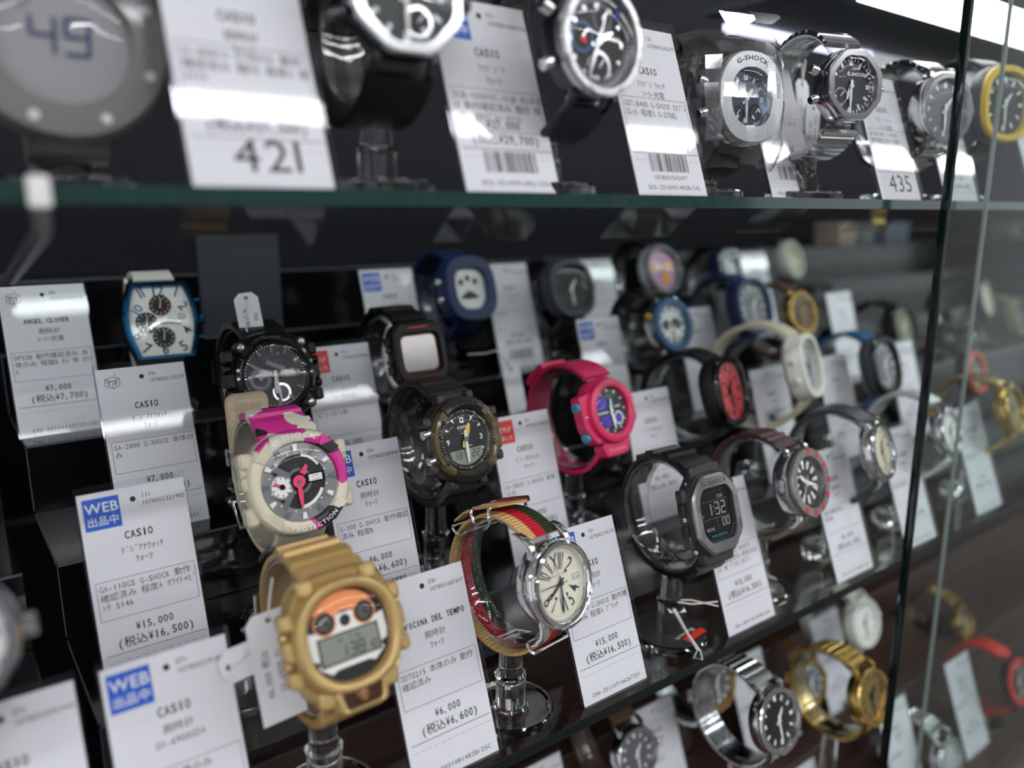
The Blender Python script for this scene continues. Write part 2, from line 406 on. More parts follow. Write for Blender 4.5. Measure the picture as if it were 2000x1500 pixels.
def fixn(o):
    import bmesh
    bm = bmesh.new(); bm.from_mesh(o.data); bmesh.ops.remove_doubles(bm, verts=bm.verts, dist=1e-6); bmesh.ops.recalc_face_normals(bm, faces=bm.faces); bm.to_mesh(o.data); bm.free(); return o

def hand(mb, ang, tail, ln, w, mat, z, h=.25, tip=.25): 
    a = math.radians(ang); R = lambda x, y: (x * math.cos(a) + y * math.sin(a), -x * math.sin(a) + y * math.cos(a))
    mb.poly([R(*p) for p in ((-w * .35, -tail), (w * .35, -tail), (w / 2, ln * .55), (w * tip, ln), (-w * tip, ln), (-w / 2, ln * .55))], z, mat, h)
def hands(r, ha, ma, hl, ml, w, mat, z, sec=None, tail=3, h=.2, hub=1.2, mat2=None):
    for nm, an, ln, ww, zz in (('hour_hand', ha, hl, w * 1.25, z), ('minute_hand', ma, ml, w, z + .35)):
        m = MB(); hand(m, an, tail, ln, ww, (mat2 if (mat2 and nm == 'hour_hand') else mat), zz, h); m.build(nm, r)
    m = MB()
    if sec is not None: hand(m, sec, tail * 1.4, ml * 1.05, .45, mat, z + .7, .1); m.disc((0, 0), hub, z, mat, 16, 1.1); m.build('second_hand', r)
    else: m.disc((0, 0), hub, z, mat, 16, 1.0); m.build('hand_pin', r)

def crystal(r, out, z, h=.7):
    m = MB(); m.loft(out, [(1, z), (1, z + h * .5), (.96, z + h), (.5, z + h * 1.25), (.01, z + h * 1.35)], CRYSTAL, False, False); m.build('crystal', r, ang=70)

def button(r, x, y, z, rad, ln, mat, name='button', ang=None, label=None):   # round pusher sticking out sideways
    a = math.atan2(y, x) if ang is None else math.radians(ang)
    m = MB(); m.X = Matrix.Translation((x, y, z)) @ Matrix.Rotation(a, 4, 'Z') @ Matrix.Rotation(PI / 2, 4, 'Y')
    m.loft(circ(20), [(rad, -1.5), (rad, ln * .8), (rad * .85, ln), (.01, ln)], mat, True, False)
    o = m.build(name, r)
    if label: o['label'] = label
    return o

def crown(r, rad, x=None, mat=None, rr=3, y=0, z=0, ln=4.5):
    m = MB(); m.X = Matrix.Translation((rad - 1, y, z)) @ Matrix.Rotation(PI / 2, 4, 'Y')
    o = [((1 if i % 2 else .9) * math.cos(2 * PI * i / 32), (1 if i % 2 else .9) * math.sin(2 * PI * i / 32)) for i in range(32)]
    m.loft(o, [(rr * .6, 0), (rr, 1.2), (rr, ln - .5), (rr * .85, ln)], mat or STEEL); m.build('crown', r)

def screw(m, x, y, z, rad, mat=STEEL):
    m.loft(circ(14), [(rad, z), (rad, z + .4), (rad * .85, z + .6)], mat, False, True, c=(x, y)); m.line((x - rad * .6, y - rad * .2), (x + rad * .6, y + rad * .2), .3, z + .65, INK)

LINK = lambda t: 1 - .4 * (((t / 9.5) % 1) > .86)
RIDGE = lambda t: 1 + .55 * max(0, math.sin(math.radians(t * 22)))
def taper(t): return 1 - .22 * min(1, abs(180 - abs(t - 180)) / 140.0 if 0 else (1 - abs(t - 180) / 140.0))

def std(label, px, py, Y, D, tilt=17, yaw=0, roll=0, group=None, M=None):
    """a plain wristwatch: case, bezel, dial, hands, crystal, crown, lugs and strap loop; D gives its looks"""
    M = M or pose(px, py, Y, tilt, yaw, roll); r = root('wristwatch', M, label, 'watch', group)
    R = D.get('r', 20); cm = D.get('case', STEEL); T = D.get('T', 10); out = D.get('out') or circ()
    m = MB(); m.loft(out, [(R * .86, -T * .65), (R, -T * .4), (R, T * .15), (R * .95, T * .3), (R * .8, T * .06)], cm); m.build('case', r)
    bm_ = D.get('bezel', cm); m = MB(); ri = D.get('ri', .78) * R; bz = D.get('bz', T * .45)
    ro = D.get('ro', .98) * R
    m.loft(out, [(ro, T * .2), (ro, bz * .8), (ro * .96, bz), (ri * 1.04, bz), (ri, bz * .75), (ri, T * .1)], bm_, False, False, True)
    if D.get('bezmarks'):
        n, mat = D['bezmarks']
        for i in range(n): m.bar(360 / n * i, (ri + (ro - ri) * .25), ri + (ro - ri) * .75, 1, 1, bz + .05, mat)
    m.build('bezel', r)
    dz = T * .18; m = MB(); m.loft(out, [(.01, dz), (ri * 1.0, dz)], D.get('dial', DIALBLK), False, False)
    mk = D.get('marks', WHITE)
    if mk:
        for i in range(12): m.bar(30 * i, ri * .72, ri * .92, 1.4 if i % 3 else 2.2, 1.4 if i % 3 else 2.4, dz + .06, mk)
    for sx, sy, sr, sm in D.get('subs', ()): m.ann((sx, sy), sr * .78, sr, dz + .07, sm); m.disc((sx, sy), sr * .78, dz + .05, D.get('subfill', DIALBLK)); m.bar(40, 0, sr * .7, .5, .5, dz + .12, mk or WHITE, c=(sx, sy))
    if D.get('lcd'):
        x0, y0, x1, y1, lm, tx = D['lcd']; m.poly([(x0, y0), (x1, y0), (x1, y1), (x0, y1)], dz + .08, lm)
        if tx: m.seg7(tx, x0 + 1.4, y0 + .8, (y1 - y0) * .7, INK, dz + .14)
    m.build('dial', r)
    if D.get('hands', 1):
        h = D.get('time', (40, 180)); hands(r, h[0], h[1], ri * .5, ri * .75, D.get('hw', 1.5), D.get('hmat', WHITE), dz + .4, D.get('sec'))
    crystal(r, [(x * ri, y * ri) for x, y in out], bz * .8)
    if D.get('crown', 1): crown(r, R, mat=cm, rr=D.get('cr', 2.8))
    for bx, by in D.get('buttons', ()): button(r, bx, by, 0, 2.2, 2.6, D.get('bmat', cm))
    if D.get('lugs', 1):
        for sx in (-1, 1):
            for sy in (-1, 1):
                m = MB(); m.rings([[(sx * (8.7 + u), sy * y, z + v) for u, v in ((0, 0), (2.6, 0), (2.6, 2.6), (0, 2.6))] for y, z in ((R * .72, -1), (R * .98, -1.2), (R * 1.13, -4.2), (R * 1.2, -7.5))], cm, True, True, smooth=False); m.build('lug', r)
    a, b, zc, t0 = D.get('a', 28.6), D.get('b', 25.6), D.get('zc', 24), D.get('t0', 42)
    sm = D.get('strap', BLACK); sw = D.get('sw', 20); th = D.get('th', 3)
    m = MB(); m.strap(t0, 172, a, b, zc, sw, th, sm, n=D.get('n', 44), wf=D.get('wf', lambda t: 1 - .15 * min(1, abs(t - (42 if t < 180 else 318)) / 130)), rf=D.get('rf')); m.build('strap', r)
    m = MB(); m.strap(174, 360 - t0, a, b, zc, sw, th, D.get('strap2', sm), n=D.get('n', 44), wf=D.get('wf', lambda t: 1 - .15 * min(1, abs(t - 318) / 130)), rf=D.get('rf')); m.build('strap', r)
    m = MB(); m.strap(160, 176, a + th * .6, b + th * .6, zc, sw + 2.5, th * .8, D.get('buckle', cm), n=8); m.build('buckle', r)
    return r, M

def watch_on_stand(label, px, py, Y, zb, D, sl, **k):
    r, M = std(label, px, py, Y, D, **k)
    g = k.get('group')
    stand(M, zb, sl, w=D.get('sw', 20) * .8, group=g and 'stands of ' + g); return r
# ------------------------------------------------------------------ the shop and the show case
def slab(name, x0, x1, y0, y1, z0, z1, mat, parent=None, b=0):
    m = MB(); m.box(((x0 + x1) * 500, (y0 + y1) * 500, (z0 + z1) * 500), ((x1 - x0) * 1000, (y1 - y0) * 1000, (z1 - z0) * 1000), mat, b)
    return m.build(name, parent)
BACK = pm('dark_back_panel', (24, 24, 31), .6, bscale=30, var=.2, spec=.2)
struct(slab('wall_back', -1.2, 3.4, .70, .73, -1.25, .9, BACK))
struct(slab('floor', -3, 6.5, -5.2, .9, -1.27, -1.25, pm('shop_floor', (120, 116, 110), .35, bscale=6, var=.15)))
struct(slab('ceiling', -3, 6.5, -5.2, .9, 1.62, 1.64, pm('ceiling_board', (200, 200, 198), .8, bscale=20)))
struct(slab('wall_front', -3, 6.5, -5.22, -5.2, -1.25, 1.62, pm('shop_wall', (130, 130, 134), .7, bscale=10, var=.3)))
struct(slab('blocker_right', 3.4, 3.43, -.45, .73, -1.25, 1.62, pm('dark_blocker', (44, 36, 38), .7, bscale=8, var=.5)))  # unseen dark wall added to keep bright ambient light out of right-hand reflections
TUBE = lamp_mat('lamp_diffuser', (250, 252, 255), LAMP_L); LHOUSE = pm('lamp_housing', (215, 215, 215), .4)
for j, (yy, yl) in enumerate(((-1.21, 'nearest the show case'), (-2.37, 'over the middle of the aisle'), (-3.9, 'by the far wall'))):
    for i, xx in enumerate((-1.6, 1.45, 4.3)):
        r = root('ceiling_lamp', Matrix.Translation((xx, yy, 1.62)), 'long white fluorescent ceiling lamp %s, %s of its row' % (yl, ('first', 'middle', 'last')[i]), 'lamp', 'ceiling lamps of the shop')
        m = MB(); m.box((0, 0, -30), (2500, 180, 60), LHOUSE, 8); m.build('housing', r)
        m = MB(); m.box((0, 0, -72), (2450, 74, 24), TUBE, 8); m.build('diffuser', r)

PANE = thin('shelf_glass', (.93, .965, .955), .045, 5, .01)
EDGE = pm('green_glass_edge', (32, 68, 65), .12, coat=.6, bscale=300, var=.35)
DEDGE = pm('dark_green_glass_edge', (5, 28, 26), .1, coat=.7, bscale=300, var=.3)
def glass_shelf(label, x0, x1, y0, y1, zt, th, edge):
    o = slab('glass_shelf', x0, x1, y0, y1, zt - th, zt, PANE); tag(o, label, 'shelf')
    m = MB(); m.box(((x0 + x1) * 500, y0 * 1000 - .35, (zt - th / 2) * 1000), ((x1 - x0) * 1000, .6, th * 1000 - .1), edge, .06)
    e = m.build('polished_edge', o); e['label'] = 'dark green front edge'
    return o
glass_shelf('upper glass shelf with a teal green front edge', -.7, 2.2, .232, .69, UZ, .0052, EDGE)
glass_shelf('main glass shelf with a near black front edge under the stepped watches', -.7, 2.2, .2435, .69, ZK[0], .0055, pm('smoke_glass_edge', (10, 18, 18), .3, spec=.3))
BROWN = pm('brown_board', (84, 58, 50), .35, bscale=60, var=.4, wave=None)
o = slab('shelf_board', -.7, 2.4, .23, .69, LZ - .02, LZ, BROWN); tag(o, 'dark brown lowest shelf board of the show case', 'shelf')

STEPM = pm('black_acrylic', (13, 13, 15), .13, coat=.4, bscale=50)
STEDGE = pm('acrylic_step_edge', (92, 94, 104), .2)
def step(k, x0, x1, z0, label, mat, yoff=0, group=None):
    y = CY[k] - .016 + yoff; z = z0 + .0371 * k
    r = root('display_step', Matrix.Translation((x0, y, z0 + .0371 * (k - 1))), label, 'display step', group)
    iv = r.matrix_world.inverted()
    for nm, bx in (('tread', (x0, x1, y, y + .0788, z - .002, z)), ('riser', (x0, x1, y, y + .002, z - .0369, z - .002))):
        o = slab(nm, *bx, mat); o.parent = r; o.matrix_parent_inverse = iv
    m = MB(); m.box(((x0 + x1) * 500, y * 1000 - .2, z * 1000 - .7), ((x1 - x0) * 1000, .5, 1.3), STEDGE, .2); o = m.build('edge_strip', r); o.matrix_parent_inverse = iv
    m = MB(); m.box((x0 * 1000 - .25, y * 1000 + 1, z * 1000 - 18), (.5, 2, 36), STEDGE, .2); m.box((x0 * 1000 - .25, y * 1000 + 39, z * 1000 - 1), (.5, 78, 2), STEDGE, .2); o = m.build('end_edge', r); o.matrix_parent_inverse = iv
ORD = ['', 'first', 'second', 'third', 'fourth', 'topmost']
for k in range(1, 6):
    step(k, .036, 2.1, ZK[0], '%s black acrylic display step of the right hand stair' % ORD[k], STEPM, group='steps of the right hand stair')
    step(k, -.65, .022, ZK[0], '%s black acrylic display step of the stair cut by the left edge' % ORD[k], STEPM, group='steps of the left hand stair')
for k in range(1, 4):
    step(k, .0, 2.3, LZ, '%s dark brown display step above the lowest shelf board' % ORD[k], BROWN, group='steps on the lowest shelf')

# glass doors
DOOR = thin('door_glass', (.96, .98, .975), .012, 6, .01, .3)
J = at_y(1893, 100, .2106)
o = slab('glass_door', J.x, 2.3, .2106, .2164, -.62, .42, DOOR); tag(o, 'front glass door with a dark green upright edge', 'glass door')
m = MB(); m.box((J.x * 1000 - .3, 213.5, -100), (.6, 5.6, 1040), DEDGE, .2); e = m.build('polished_edge', o); e['label'] = 'dark green upright edge'
J2 = at_y(1973, 20, .2215)
o = slab('glass_door', J2.x, 2.3, .2195, .2235, -.62, .42, DOOR); tag(o, 'rear sliding glass door with a thin pale edge, right of the green edged door', 'glass door')
m = MB(); m.box((J2.x * 1000 - .3, 221.5, -100), (.6, 2.6, 1040), pm('pale_glass_edge', (150, 162, 158), .2, coat=.5), .2); e = m.build('polished_edge', o); e['label'] = 'thin pale upright edge'

# glass top with its light bar, upper right
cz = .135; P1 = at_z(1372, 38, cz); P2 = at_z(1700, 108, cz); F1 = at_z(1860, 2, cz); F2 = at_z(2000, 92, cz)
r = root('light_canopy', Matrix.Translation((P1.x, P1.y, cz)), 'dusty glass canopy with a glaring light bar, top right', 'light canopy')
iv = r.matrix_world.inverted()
def cp(nm, o, lab=None):
    o.parent = r; o.matrix_parent_inverse = iv
    if lab: o['label'] = lab
DUSTY = pm('dusty_dark_glass', (96, 102, 112), .6, bscale=160, var=.6)
cp('p', slab('dusty_panel', P1.x, 2.3, F2.y + .004, P1.y, cz + .002, cz + .006, DUSTY))
cp('l', slab('light_bar', F1.x - .05, 2.3, F1.y - .002, F2.y + .003, cz, cz + .008, lamp_mat('light_bar_diffuser', (255, 255, 255), 3.2)), 'glaring white light bar')
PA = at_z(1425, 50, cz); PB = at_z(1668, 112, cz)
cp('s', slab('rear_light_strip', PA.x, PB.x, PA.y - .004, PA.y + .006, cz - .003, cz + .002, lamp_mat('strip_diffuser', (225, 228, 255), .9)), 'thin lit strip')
cp('f', slab('glowing_frosted_edge', PB.x, 2.3, PA.y - .006, PA.y + .010, cz - .010, cz + .002, pm('glowing_frosted_edge', (236, 238, 240), .5, bscale=200, var=.2, emit=((235, 238, 245), .14))), 'frosted white rear edge with an added glow')  # faint emission added to brighten this edge; it is not a lamp

# shelf bracket at the left
B0 = at_y(75, 362, .229); B1 = at_y(82, 452, .236)
r = root('shelf_bracket', Matrix.Translation((B0.x, .7, B1.z)), 'white tipped metal bracket holding the upper shelf at far left', 'bracket')
iv = r.matrix_world.inverted()
m = MB(); m.box((B0.x * 1000, 229.3, 5), (5.2, 3.6, 8), WHITE, 1.2); o = m.build('tip', r); o.matrix_parent_inverse = iv; o['label'] = 'white plastic tip'
PE = at_y(18, 545, .33)
m = MB(); m.tube([Vector((B0.x, .2293, .003)) * 1000, Vector((B1.x, .235, B1.z)) * 1000, PE * 1000, Vector((PE.x, .70, PE.z - .03)) * 1000], 2.2, pm('grey_metal', (150, 150, 155), .35, .8), 8); o = m.build('arm', r); o.matrix_parent_inverse = iv
# ------------------------------------------------------------------ the watches in focus
OLIVE = pm('olive_black_resin', (44, 39, 34), .4, bump=.05); OLIVE2 = pm('olive_clear_resin', (86, 78, 52), .28, coat=.4)
CREAM = pm('cream_resin', (214, 205, 182), .45, var=.12); CREAM2 = pm('aged_cream_resin', (200, 180, 150), .5, var=.25)
PINK = pm('pink_resin', (205, 42, 92), .34, bump=.04); TEAL = pm('teal_button', (62, 140, 168), .35); PURPLE = pm('purple_display', (62, 42, 160), .25)
LCDG = pm('grey_display', (134, 140, 128), .3); LCDK = pm('dark_display', (16, 17, 18), .18)
def camo():
    m = pm('splash_print_resin', (214, 205, 182), .4); nt = m.node_tree; N = nt.nodes; L = nt.links; b = N['Principled BSDF']
    tc = N.new('ShaderNodeTexCoord'); mp = N.new('ShaderNodeMapping'); mp.inputs['Scale'].default_value = (70, 130, 90); mp.inputs['Rotation'].default_value = (0, 0, .6); L.new(tc.outputs['Object'], mp.inputs[0])
    vo = N.new('ShaderNodeTexVoronoi'); vo.inputs['Scale'].default_value = 1; L.new(mp.outputs[0], vo.inputs['Vector'])
    sp = N.new('ShaderNodeSeparateColor'); L.new(vo.outputs['Color'], sp.inputs[0])
    cr = N.new('ShaderNodeValToRGB'); cr.color_ramp.interpolation = 'CONSTANT'; e = cr.color_ramp.elements
    e[0].color = lin((222, 214, 196)); e[1].position = .34; e[1].color = lin((205, 44, 140)); x = e.new(.74); x.color = lin((24, 22, 26)); L.new(sp.outputs[0], cr.inputs[0])
    sx = N.new('ShaderNodeSeparateXYZ'); L.new(tc.outputs['Object'], sx.inputs[0])
    ma = N.new('ShaderNodeMath'); ma.operation = 'MULTIPLY_ADD'; ma.inputs[1].default_value = .55; L.new(sx.outputs[1], ma.inputs[0]); L.new(sx.outputs[0], ma.inputs[2])
    gt = N.new('ShaderNodeMath'); gt.operation = 'GREATER_THAN'; gt.inputs[1].default_value = -.009; L.new(ma.outputs[0], gt.inputs[0])
    mx = N.new('ShaderNodeMix'); mx.data_type = 'RGBA'; mx.inputs[6].default_value = lin((214, 205, 182)); L.new(gt.outputs[0], mx.inputs[0]); L.new(cr.outputs[0], mx.inputs[7]); L.new(mx.outputs[2], b.inputs['Base Color'])
    return m
CAMO = camo()
TWF = lambda t: 1 - .2 * (1 - abs(t - 180) / 140)

# gold digital watch, front
def gold():
    M = pose(674, 1236, WY[0], 22, 2); loops(KH); r = root('wristwatch', M @ Matrix.Scale(KH, 4), 'gold resin digital watch with an orange and white dial, front row', 'watch')
    out = sup(23, 26.5, 3.4)
    m = MB(); m.loft(out, [(.86, -8), (1, -6), (1, 1), (.95, 3), (.8, 1.2)], GOLD)
    for sx in (-1, 1):
        for y, h in ((11, 7), (0, 9), (-11, 7)): m.box((sx * 23.6, y, -.5), (5.5, h, 8), GOLD, 1.8)
    for sx in (-1, 1): 
        for sy in (-1, 1): m.box((sx * 14, sy * 22, .5), (7, 7, 8), GOLD, 1.8)
    m.build('case', r)
    m = MB(); o1 = sup(23.6, 23.0, 2.3); o2 = sup(18.0, 18.0, 2.25)
    m.rings([[(x * s, y * s, z) for x, y in o1] for s, z in ((.98, 0), (1, 3.5), (.97, 6.2), (.93, 7.2))] + [[(x * s, y * s, z) for x, y in o2] for s, z in ((1.1, 7.4), (1.05, 7.0), (1.0, 5.6), (1.0, 2))], GOLD)
    m.arc('G-SHOCK', 20.4, 0, 2.1, pm('gold_engraving', (120, 92, 46), .4, .5), 7.3, sx=1.5); m.build('bezel', r)
    m = MB(); m.disc((0, 0), 18.3, 2.4, DIALBLK, 40)
    OR = pm('orange_print', (232, 142, 78), .5); WP = pm('white_dial_print', (236, 234, 230), .45)
    m.poly([(17.2 * math.sin(math.radians(a)), 17.2 * math.cos(math.radians(a))) for a in range(-52, 53, 4)] + [(9, 10.6), (4.5, 8.6), (0, 9.6), (-4.5, 8.6), (-9, 10.6)], 2.46, OR)
    m.poly([(-17, 4.5), (-10, 3), (-6, 6.2), (-3.2, 8.6), (3.2, 8.6), (6, 6.2), (10, 3), (17, 4.5), (17.4, -3), (16.6, -6.5), (13.4, -7.6), (14.6, -10.2), (9.5, -13.8), (7, -12.6), (-7, -12.6), (-9.5, -13.8), (-14.6, -10.2), (-13.4, -7.6), (-16.6, -6.5), (-17.4, -3)][::-1], 2.5, WP)
    for x, y, q in ((-8.8, 6.4, 5.0), (8.8, 6.4, 5.0)):
        m.ann((x, y), q - .6, q, 2.62, OR, 28); m.disc((x, y), q - .6, 2.6, DIALBLK); m.disc((x, y), q - 1.9, 2.66, pm('dim_subdial', (74, 76, 66), .3), 20); m.bar(30, 0, 2.4, .7, .7, 2.7, INK, c=(x, y)); m.bar(120, 0, 2.4, .7, .7, 2.7, INK, c=(x, y))
    m.disc((0, 5.4), 2.4, 2.62, DIALBLK); m.build('dial', r)
    m = MB(); m.box((0, -4.6, 2.7), (27, 11.6, .3), DIALBLK, .14); m.box((0, -4.6, 2.75), (25.4, 10.2, .4), LCDG, .14)
    m.seg7('1', -4.8, -8.8, 4.8, INK, 2.98); m.seg7('38', -.6, -8.8, 4.8, INK, 2.98); m.seg7('10', 7.4, -8.8, 3, INK, 2.98); m.text('MO  1-26', 0, -2.6, 2.6, INK, 2.98); m.build('display', r)
    crystal(r, [(x * .98, y * .98) for x, y in o2], 4.6)
    m = MB(); o = [(-10.5, -21), (10.5, -21), (9, -29), (-9, -29)]
    m.rings([[(x * s, -25 + (y + 25) * s, z) for x, y in rpoly(o, 1.6)] for s, z in ((1.2, 0), (1.12, 5.6), (1, 6.2), (.86, 5.8), (.84, 4.6))], GOLD); m.poly([(x * .84, -25 + (y + 25) * .84) for x, y in rpoly(o, 1.6)][::-1], 4.4, pm('dark_bronze', (70, 50, 34), .35, .6))
    m.loft(circ(24), [(2.9, 4.4), (2.9, 5.2), (2.4, 5.5)], pm('bronze_button', (110, 70, 50), .3, .7), False, True, c=(0, -25)); m.text('G', 0, -26.3, 3.4, GOLD, 5.6, mono=False, bold=True); o_ = m.build('front_button', r); o_['label'] = 'dark bronze light button'
    for x, y in ((-25.5, 5.6), (-25.5, -5.6), (25.5, 5.6), (25.5, -5.6)): button(r, x, y, -1, 2.1, 1.2, GOLD, ang=180 if x < 0 else 0)
    rf = lambda t: 1.1 + (.55 * (math.sin(math.radians((t - 40) * 26)) > -.2) if t < 86 else (.5 * (math.sin(math.radians((t - 40) * 14)) > .3) if t > 284 else 0))
    GLD2 = pm('gold_strap_resin', (184, 150, 94), .38, .35, coat=.2)
    m = MB(); m.strap(36, 92, 29, 26, 23, 25, 3.2, GLD2, 40, wf=lambda t: 1.22 - .3 * max(0, (t - 36)) / 56, rf=rf); m.build('strap', r)
    m = MB(); m.strap(90, 176, 29, 26, 23, 23, 2.6, GLD2, 30); m.build('strap', r)
    m = MB(); m.strap(174, 324, 29, 26, 23, 25, 3.2, GLD2, 60, wf=lambda t: 1.15 if t > 290 else .92, rf=rf)
    m.build('strap', r)
    m = MB(); m.strap(96, 118, 31.8, 28.8, 23, 25.5, 2.4, BLACK, 10); o = m.build('strap_keeper', r); o['label'] = 'black strap keeper'
    m = MB(); m.strap(150, 168, 31.8, 28.8, 23, 26, 2.2, STEEL, 8); m.build('buckle', r)
    stand(M, ZK[0], 'clear stand under the gold digital watch', 28.8, 25.8, 23, 19)
gold()

# cream and pink analogue-digital watch, second row
def pinkwhite():
    M = pose(578, 940, WY[1], 15, 0); loops(KH); r = root('wristwatch', M @ Matrix.Scale(KH, 4), 'cream chunky watch splashed with pink and black, pink hands, behind the gold watch', 'watch')
    out = sup(25, 26, 2.5)
    m = MB(); m.loft(out, [(.84, -8), (.98, -6), (1, 1), (.94, 3.4), (.8, 1.2)], CREAM)
    for y, h in ((14, 8), (3, 7), (-13, 9)): m.box((-24.4, y, .2), (6.5, h, 9), CREAM, 2)
    for y, h in ((13, 8), (-13, 9)): m.box((24.4, y, .2), (6, h, 9), CREAM, 2)
    m.build('case', r)
    m = MB(); o1 = sup(25.6, 26.2, 2.3); o2 = circ(64)
    m.rings([[(x * s, y * s, z) for x, y in o1] for s, z in ((.98, 0), (1, 4), (.965, 6.6), (.92, 7.6))] + [[(x * s, y * s, z) for x, y in o2] for s, z in ((21.2, 7.8), (20.0, 7.2), (19.2, 4), (19.2, 2))], CAMO)
    for a in (45, 135, 225, 315): m.bar(a, 20.2, 25.4, 8, 11, 7.0, CAMO if a < 200 else CREAM, 1.6)
    m.arc('G-SHOCK', 21.9, -2, 3.3, WHITEINK, 8.75, sx=1.45); m.arc('PROTECTION', 24.2, 170, 2.9, WHITEINK, 8.75, True, sx=1.3, gap=.16); m.build('bezel', r)
    SIL = pm('silver_dial_ring', (168, 170, 172), .3, .7, wave=('BANDS', 'Y', 500)); m = MB()
    m.loft(circ(56), [(19.4, 5.2), (17.2, 4.6), (14.2, 2.6), (.01, 2.4)], SIL, False, False)
    m.disc((.8, 0), 13.6, 2.7, DIALBLK, 40)
    for i in range(24):
        if i % 2 == 0: m.bar(15 * i, 15.4, 18.6, 1.6, 2.6, 5.0, WHITE if i % 4 == 0 else STEEL, .6)
        else: m.bar(15 * i, 14.2, 15.0, .8, .9, 3.6, WHITE, .3)
    m.ann((.6, 0), 5.2, 6.6, 2.95, STEEL); m.ann((0, 0), 12.6, 13.9, 2.9, WHITE, 30, 15, 60); m.ann((0, 0), 12.2, 13.9, 2.9, WHITE, 40, 115, 178)
    m.text('MON', -1, 6.8, 3.2, pm('faint_digits', (52, 52, 60), .4), 2.8); m.text(':32', 5.5, -9.6, 4.2, pm('faint_digits', (52, 52, 60), .4), 2.8); m.text('1000', 5.6, 10.2, 1.5, INK, 3.0, mono=False, sx=1.1)
    m.box((9, .6, 3.1), (10, 5, .9), BLACKG, .3); m.box((9, .6, 3.5), (7, 3.4, .7), WHITE, .25); m.text('CASIO', 9, .9, 1.3, GREYINK, 3.9, mono=False); m.text('WR20BAR', 9, -.8, 1.0, pm('pinkish_ink', (190, 60, 90), .4), 3.9, mono=False)
    m.line((-14, 10), (-4.5, 3.5), 3, 2.9, STEEL, .7); m.line((-9, -12), (-4, -5), 3, 2.9, STEEL, .7)
    m.build('dial', r)
    HP = pm('pink_hand', (232, 62, 112), .4); m = MB(); m.disc((-8.6, -1.2), 6.2, 2.8, WHITE, 32, .6); m.ann((-8.6, -1.2), 5.2, 6.2, 3.45, SIL)
    for i in range(10): m.bar(36 * i, 3.8, 5, .5, .5, 3.46, INK, c=(-8.6, -1.2))
    m.bar(-60, -2, 4.4, 1.2, 1.8, 3.5, HP, .3, c=(-8.6, -1.2)); m.disc((-8.6, -1.2), 1.4, 3.5, BLACKG, 16, .6); o = m.build('subdial', r); o['label'] = 'small white dial with a pink pointer'
    hands(r, 35, 180, 9, 13, 2.4, HP, 3.8, hub=3.2, mat2=HP); m = MB(); m.disc((0, 0), 4.2, 3.5, BLACKG, 28, .8); m.disc((0, 0), 1.0, 5, STEEL, 14, .5); m.build('hub', r)
    crystal(r, [(x * 19.2, y * 19.2) for x, y in circ(48)], 5.6)
    button(r, -22.5, -11.5, .5, 4.2, 3.4, pm('knurled_cream', (196, 186, 160), .5, bump=.8, bscale=1400), ang=205); button(r, -25, 8.5, .5, 3, 2.4, CREAM, ang=180); button(r, 25, 8.5, .5, 3, 2.4, CREAM); button(r, 24, -9, .5, 3, 2.4, CREAM)
    rf = lambda t: 1.1 + (.5 * (math.sin(math.radians((t - 40) * 15)) > 0) if t < 84 else 0)
    m = MB(); m.strap(36, 100, 29, 27, 24, 25, 3.4, CAMO, 40, wf=lambda t: 1.25 - .3 * (t - 36) / 64, rf=rf); m.build('strap', r)
    m = MB(); m.strap(99, 178, 29, 27, 24, 23, 2.6, CREAM, 30); m.build('strap', r)
    m = MB(); m.strap(176, 324, 29, 27, 24, 23, 3, CREAM, 50, wf=lambda t: 1.15 if t > 295 else .96, rf=lambda t: 1 if t < 295 else 1.3)
    for t in range(188, 262, 11):
        a = math.radians(t); m.box((0, 37.6 * math.sin(a), -30.5 + 38.0 * math.cos(a)), (6.5, 2.2, .7), BLACK, 0, Matrix.Rotation(-a, 4, 'X') @ Matrix.Rotation(0, 4, 'Z'))
    m.build('strap', r)
    m = MB(); rot = Matrix.Rotation(math.radians(10), 4, 'X'); m.X = Matrix.Translation((0, 31, -60)) @ rot; m.rings([[(x, y, z) for x, y in (rrect(12, 19, 5) if abs(z) < 1.3 else rrect(11.4, 18.4, 4.6))] for z in (-1.5, -1.0, 1.0, 1.5)], CREAM2, True, True); m.X = Matrix.Identity(4); m.rings([[(x, 34 + y, -58.0 + z + y * .17) for x, y in rrect(7, 10, 1)] for z in (0, .3)], CREAM2, True, True); o = m.build('strap_tail', r); o['label'] = 'stained beige strap end standing up'
    m = MB(); m.box((0, 15, -63), (28, 11, 6.4), RING, 1.5, rot); o = m.build('strap_keeper', r); o['label'] = 'clear plastic keeper'
    m = MB(); m.tube([(-13.5, -24, -60), (13.5, -24, -60), (13.5, -10, -67), (-13.5, -10, -67)], 1.3, STEEL, 8, True); m.build('buckle', r)
    stand(M, ZK[1], 'clear stand under the cream and pink watch', 28.8, 26.8, 24, 19)
pinkwhite()

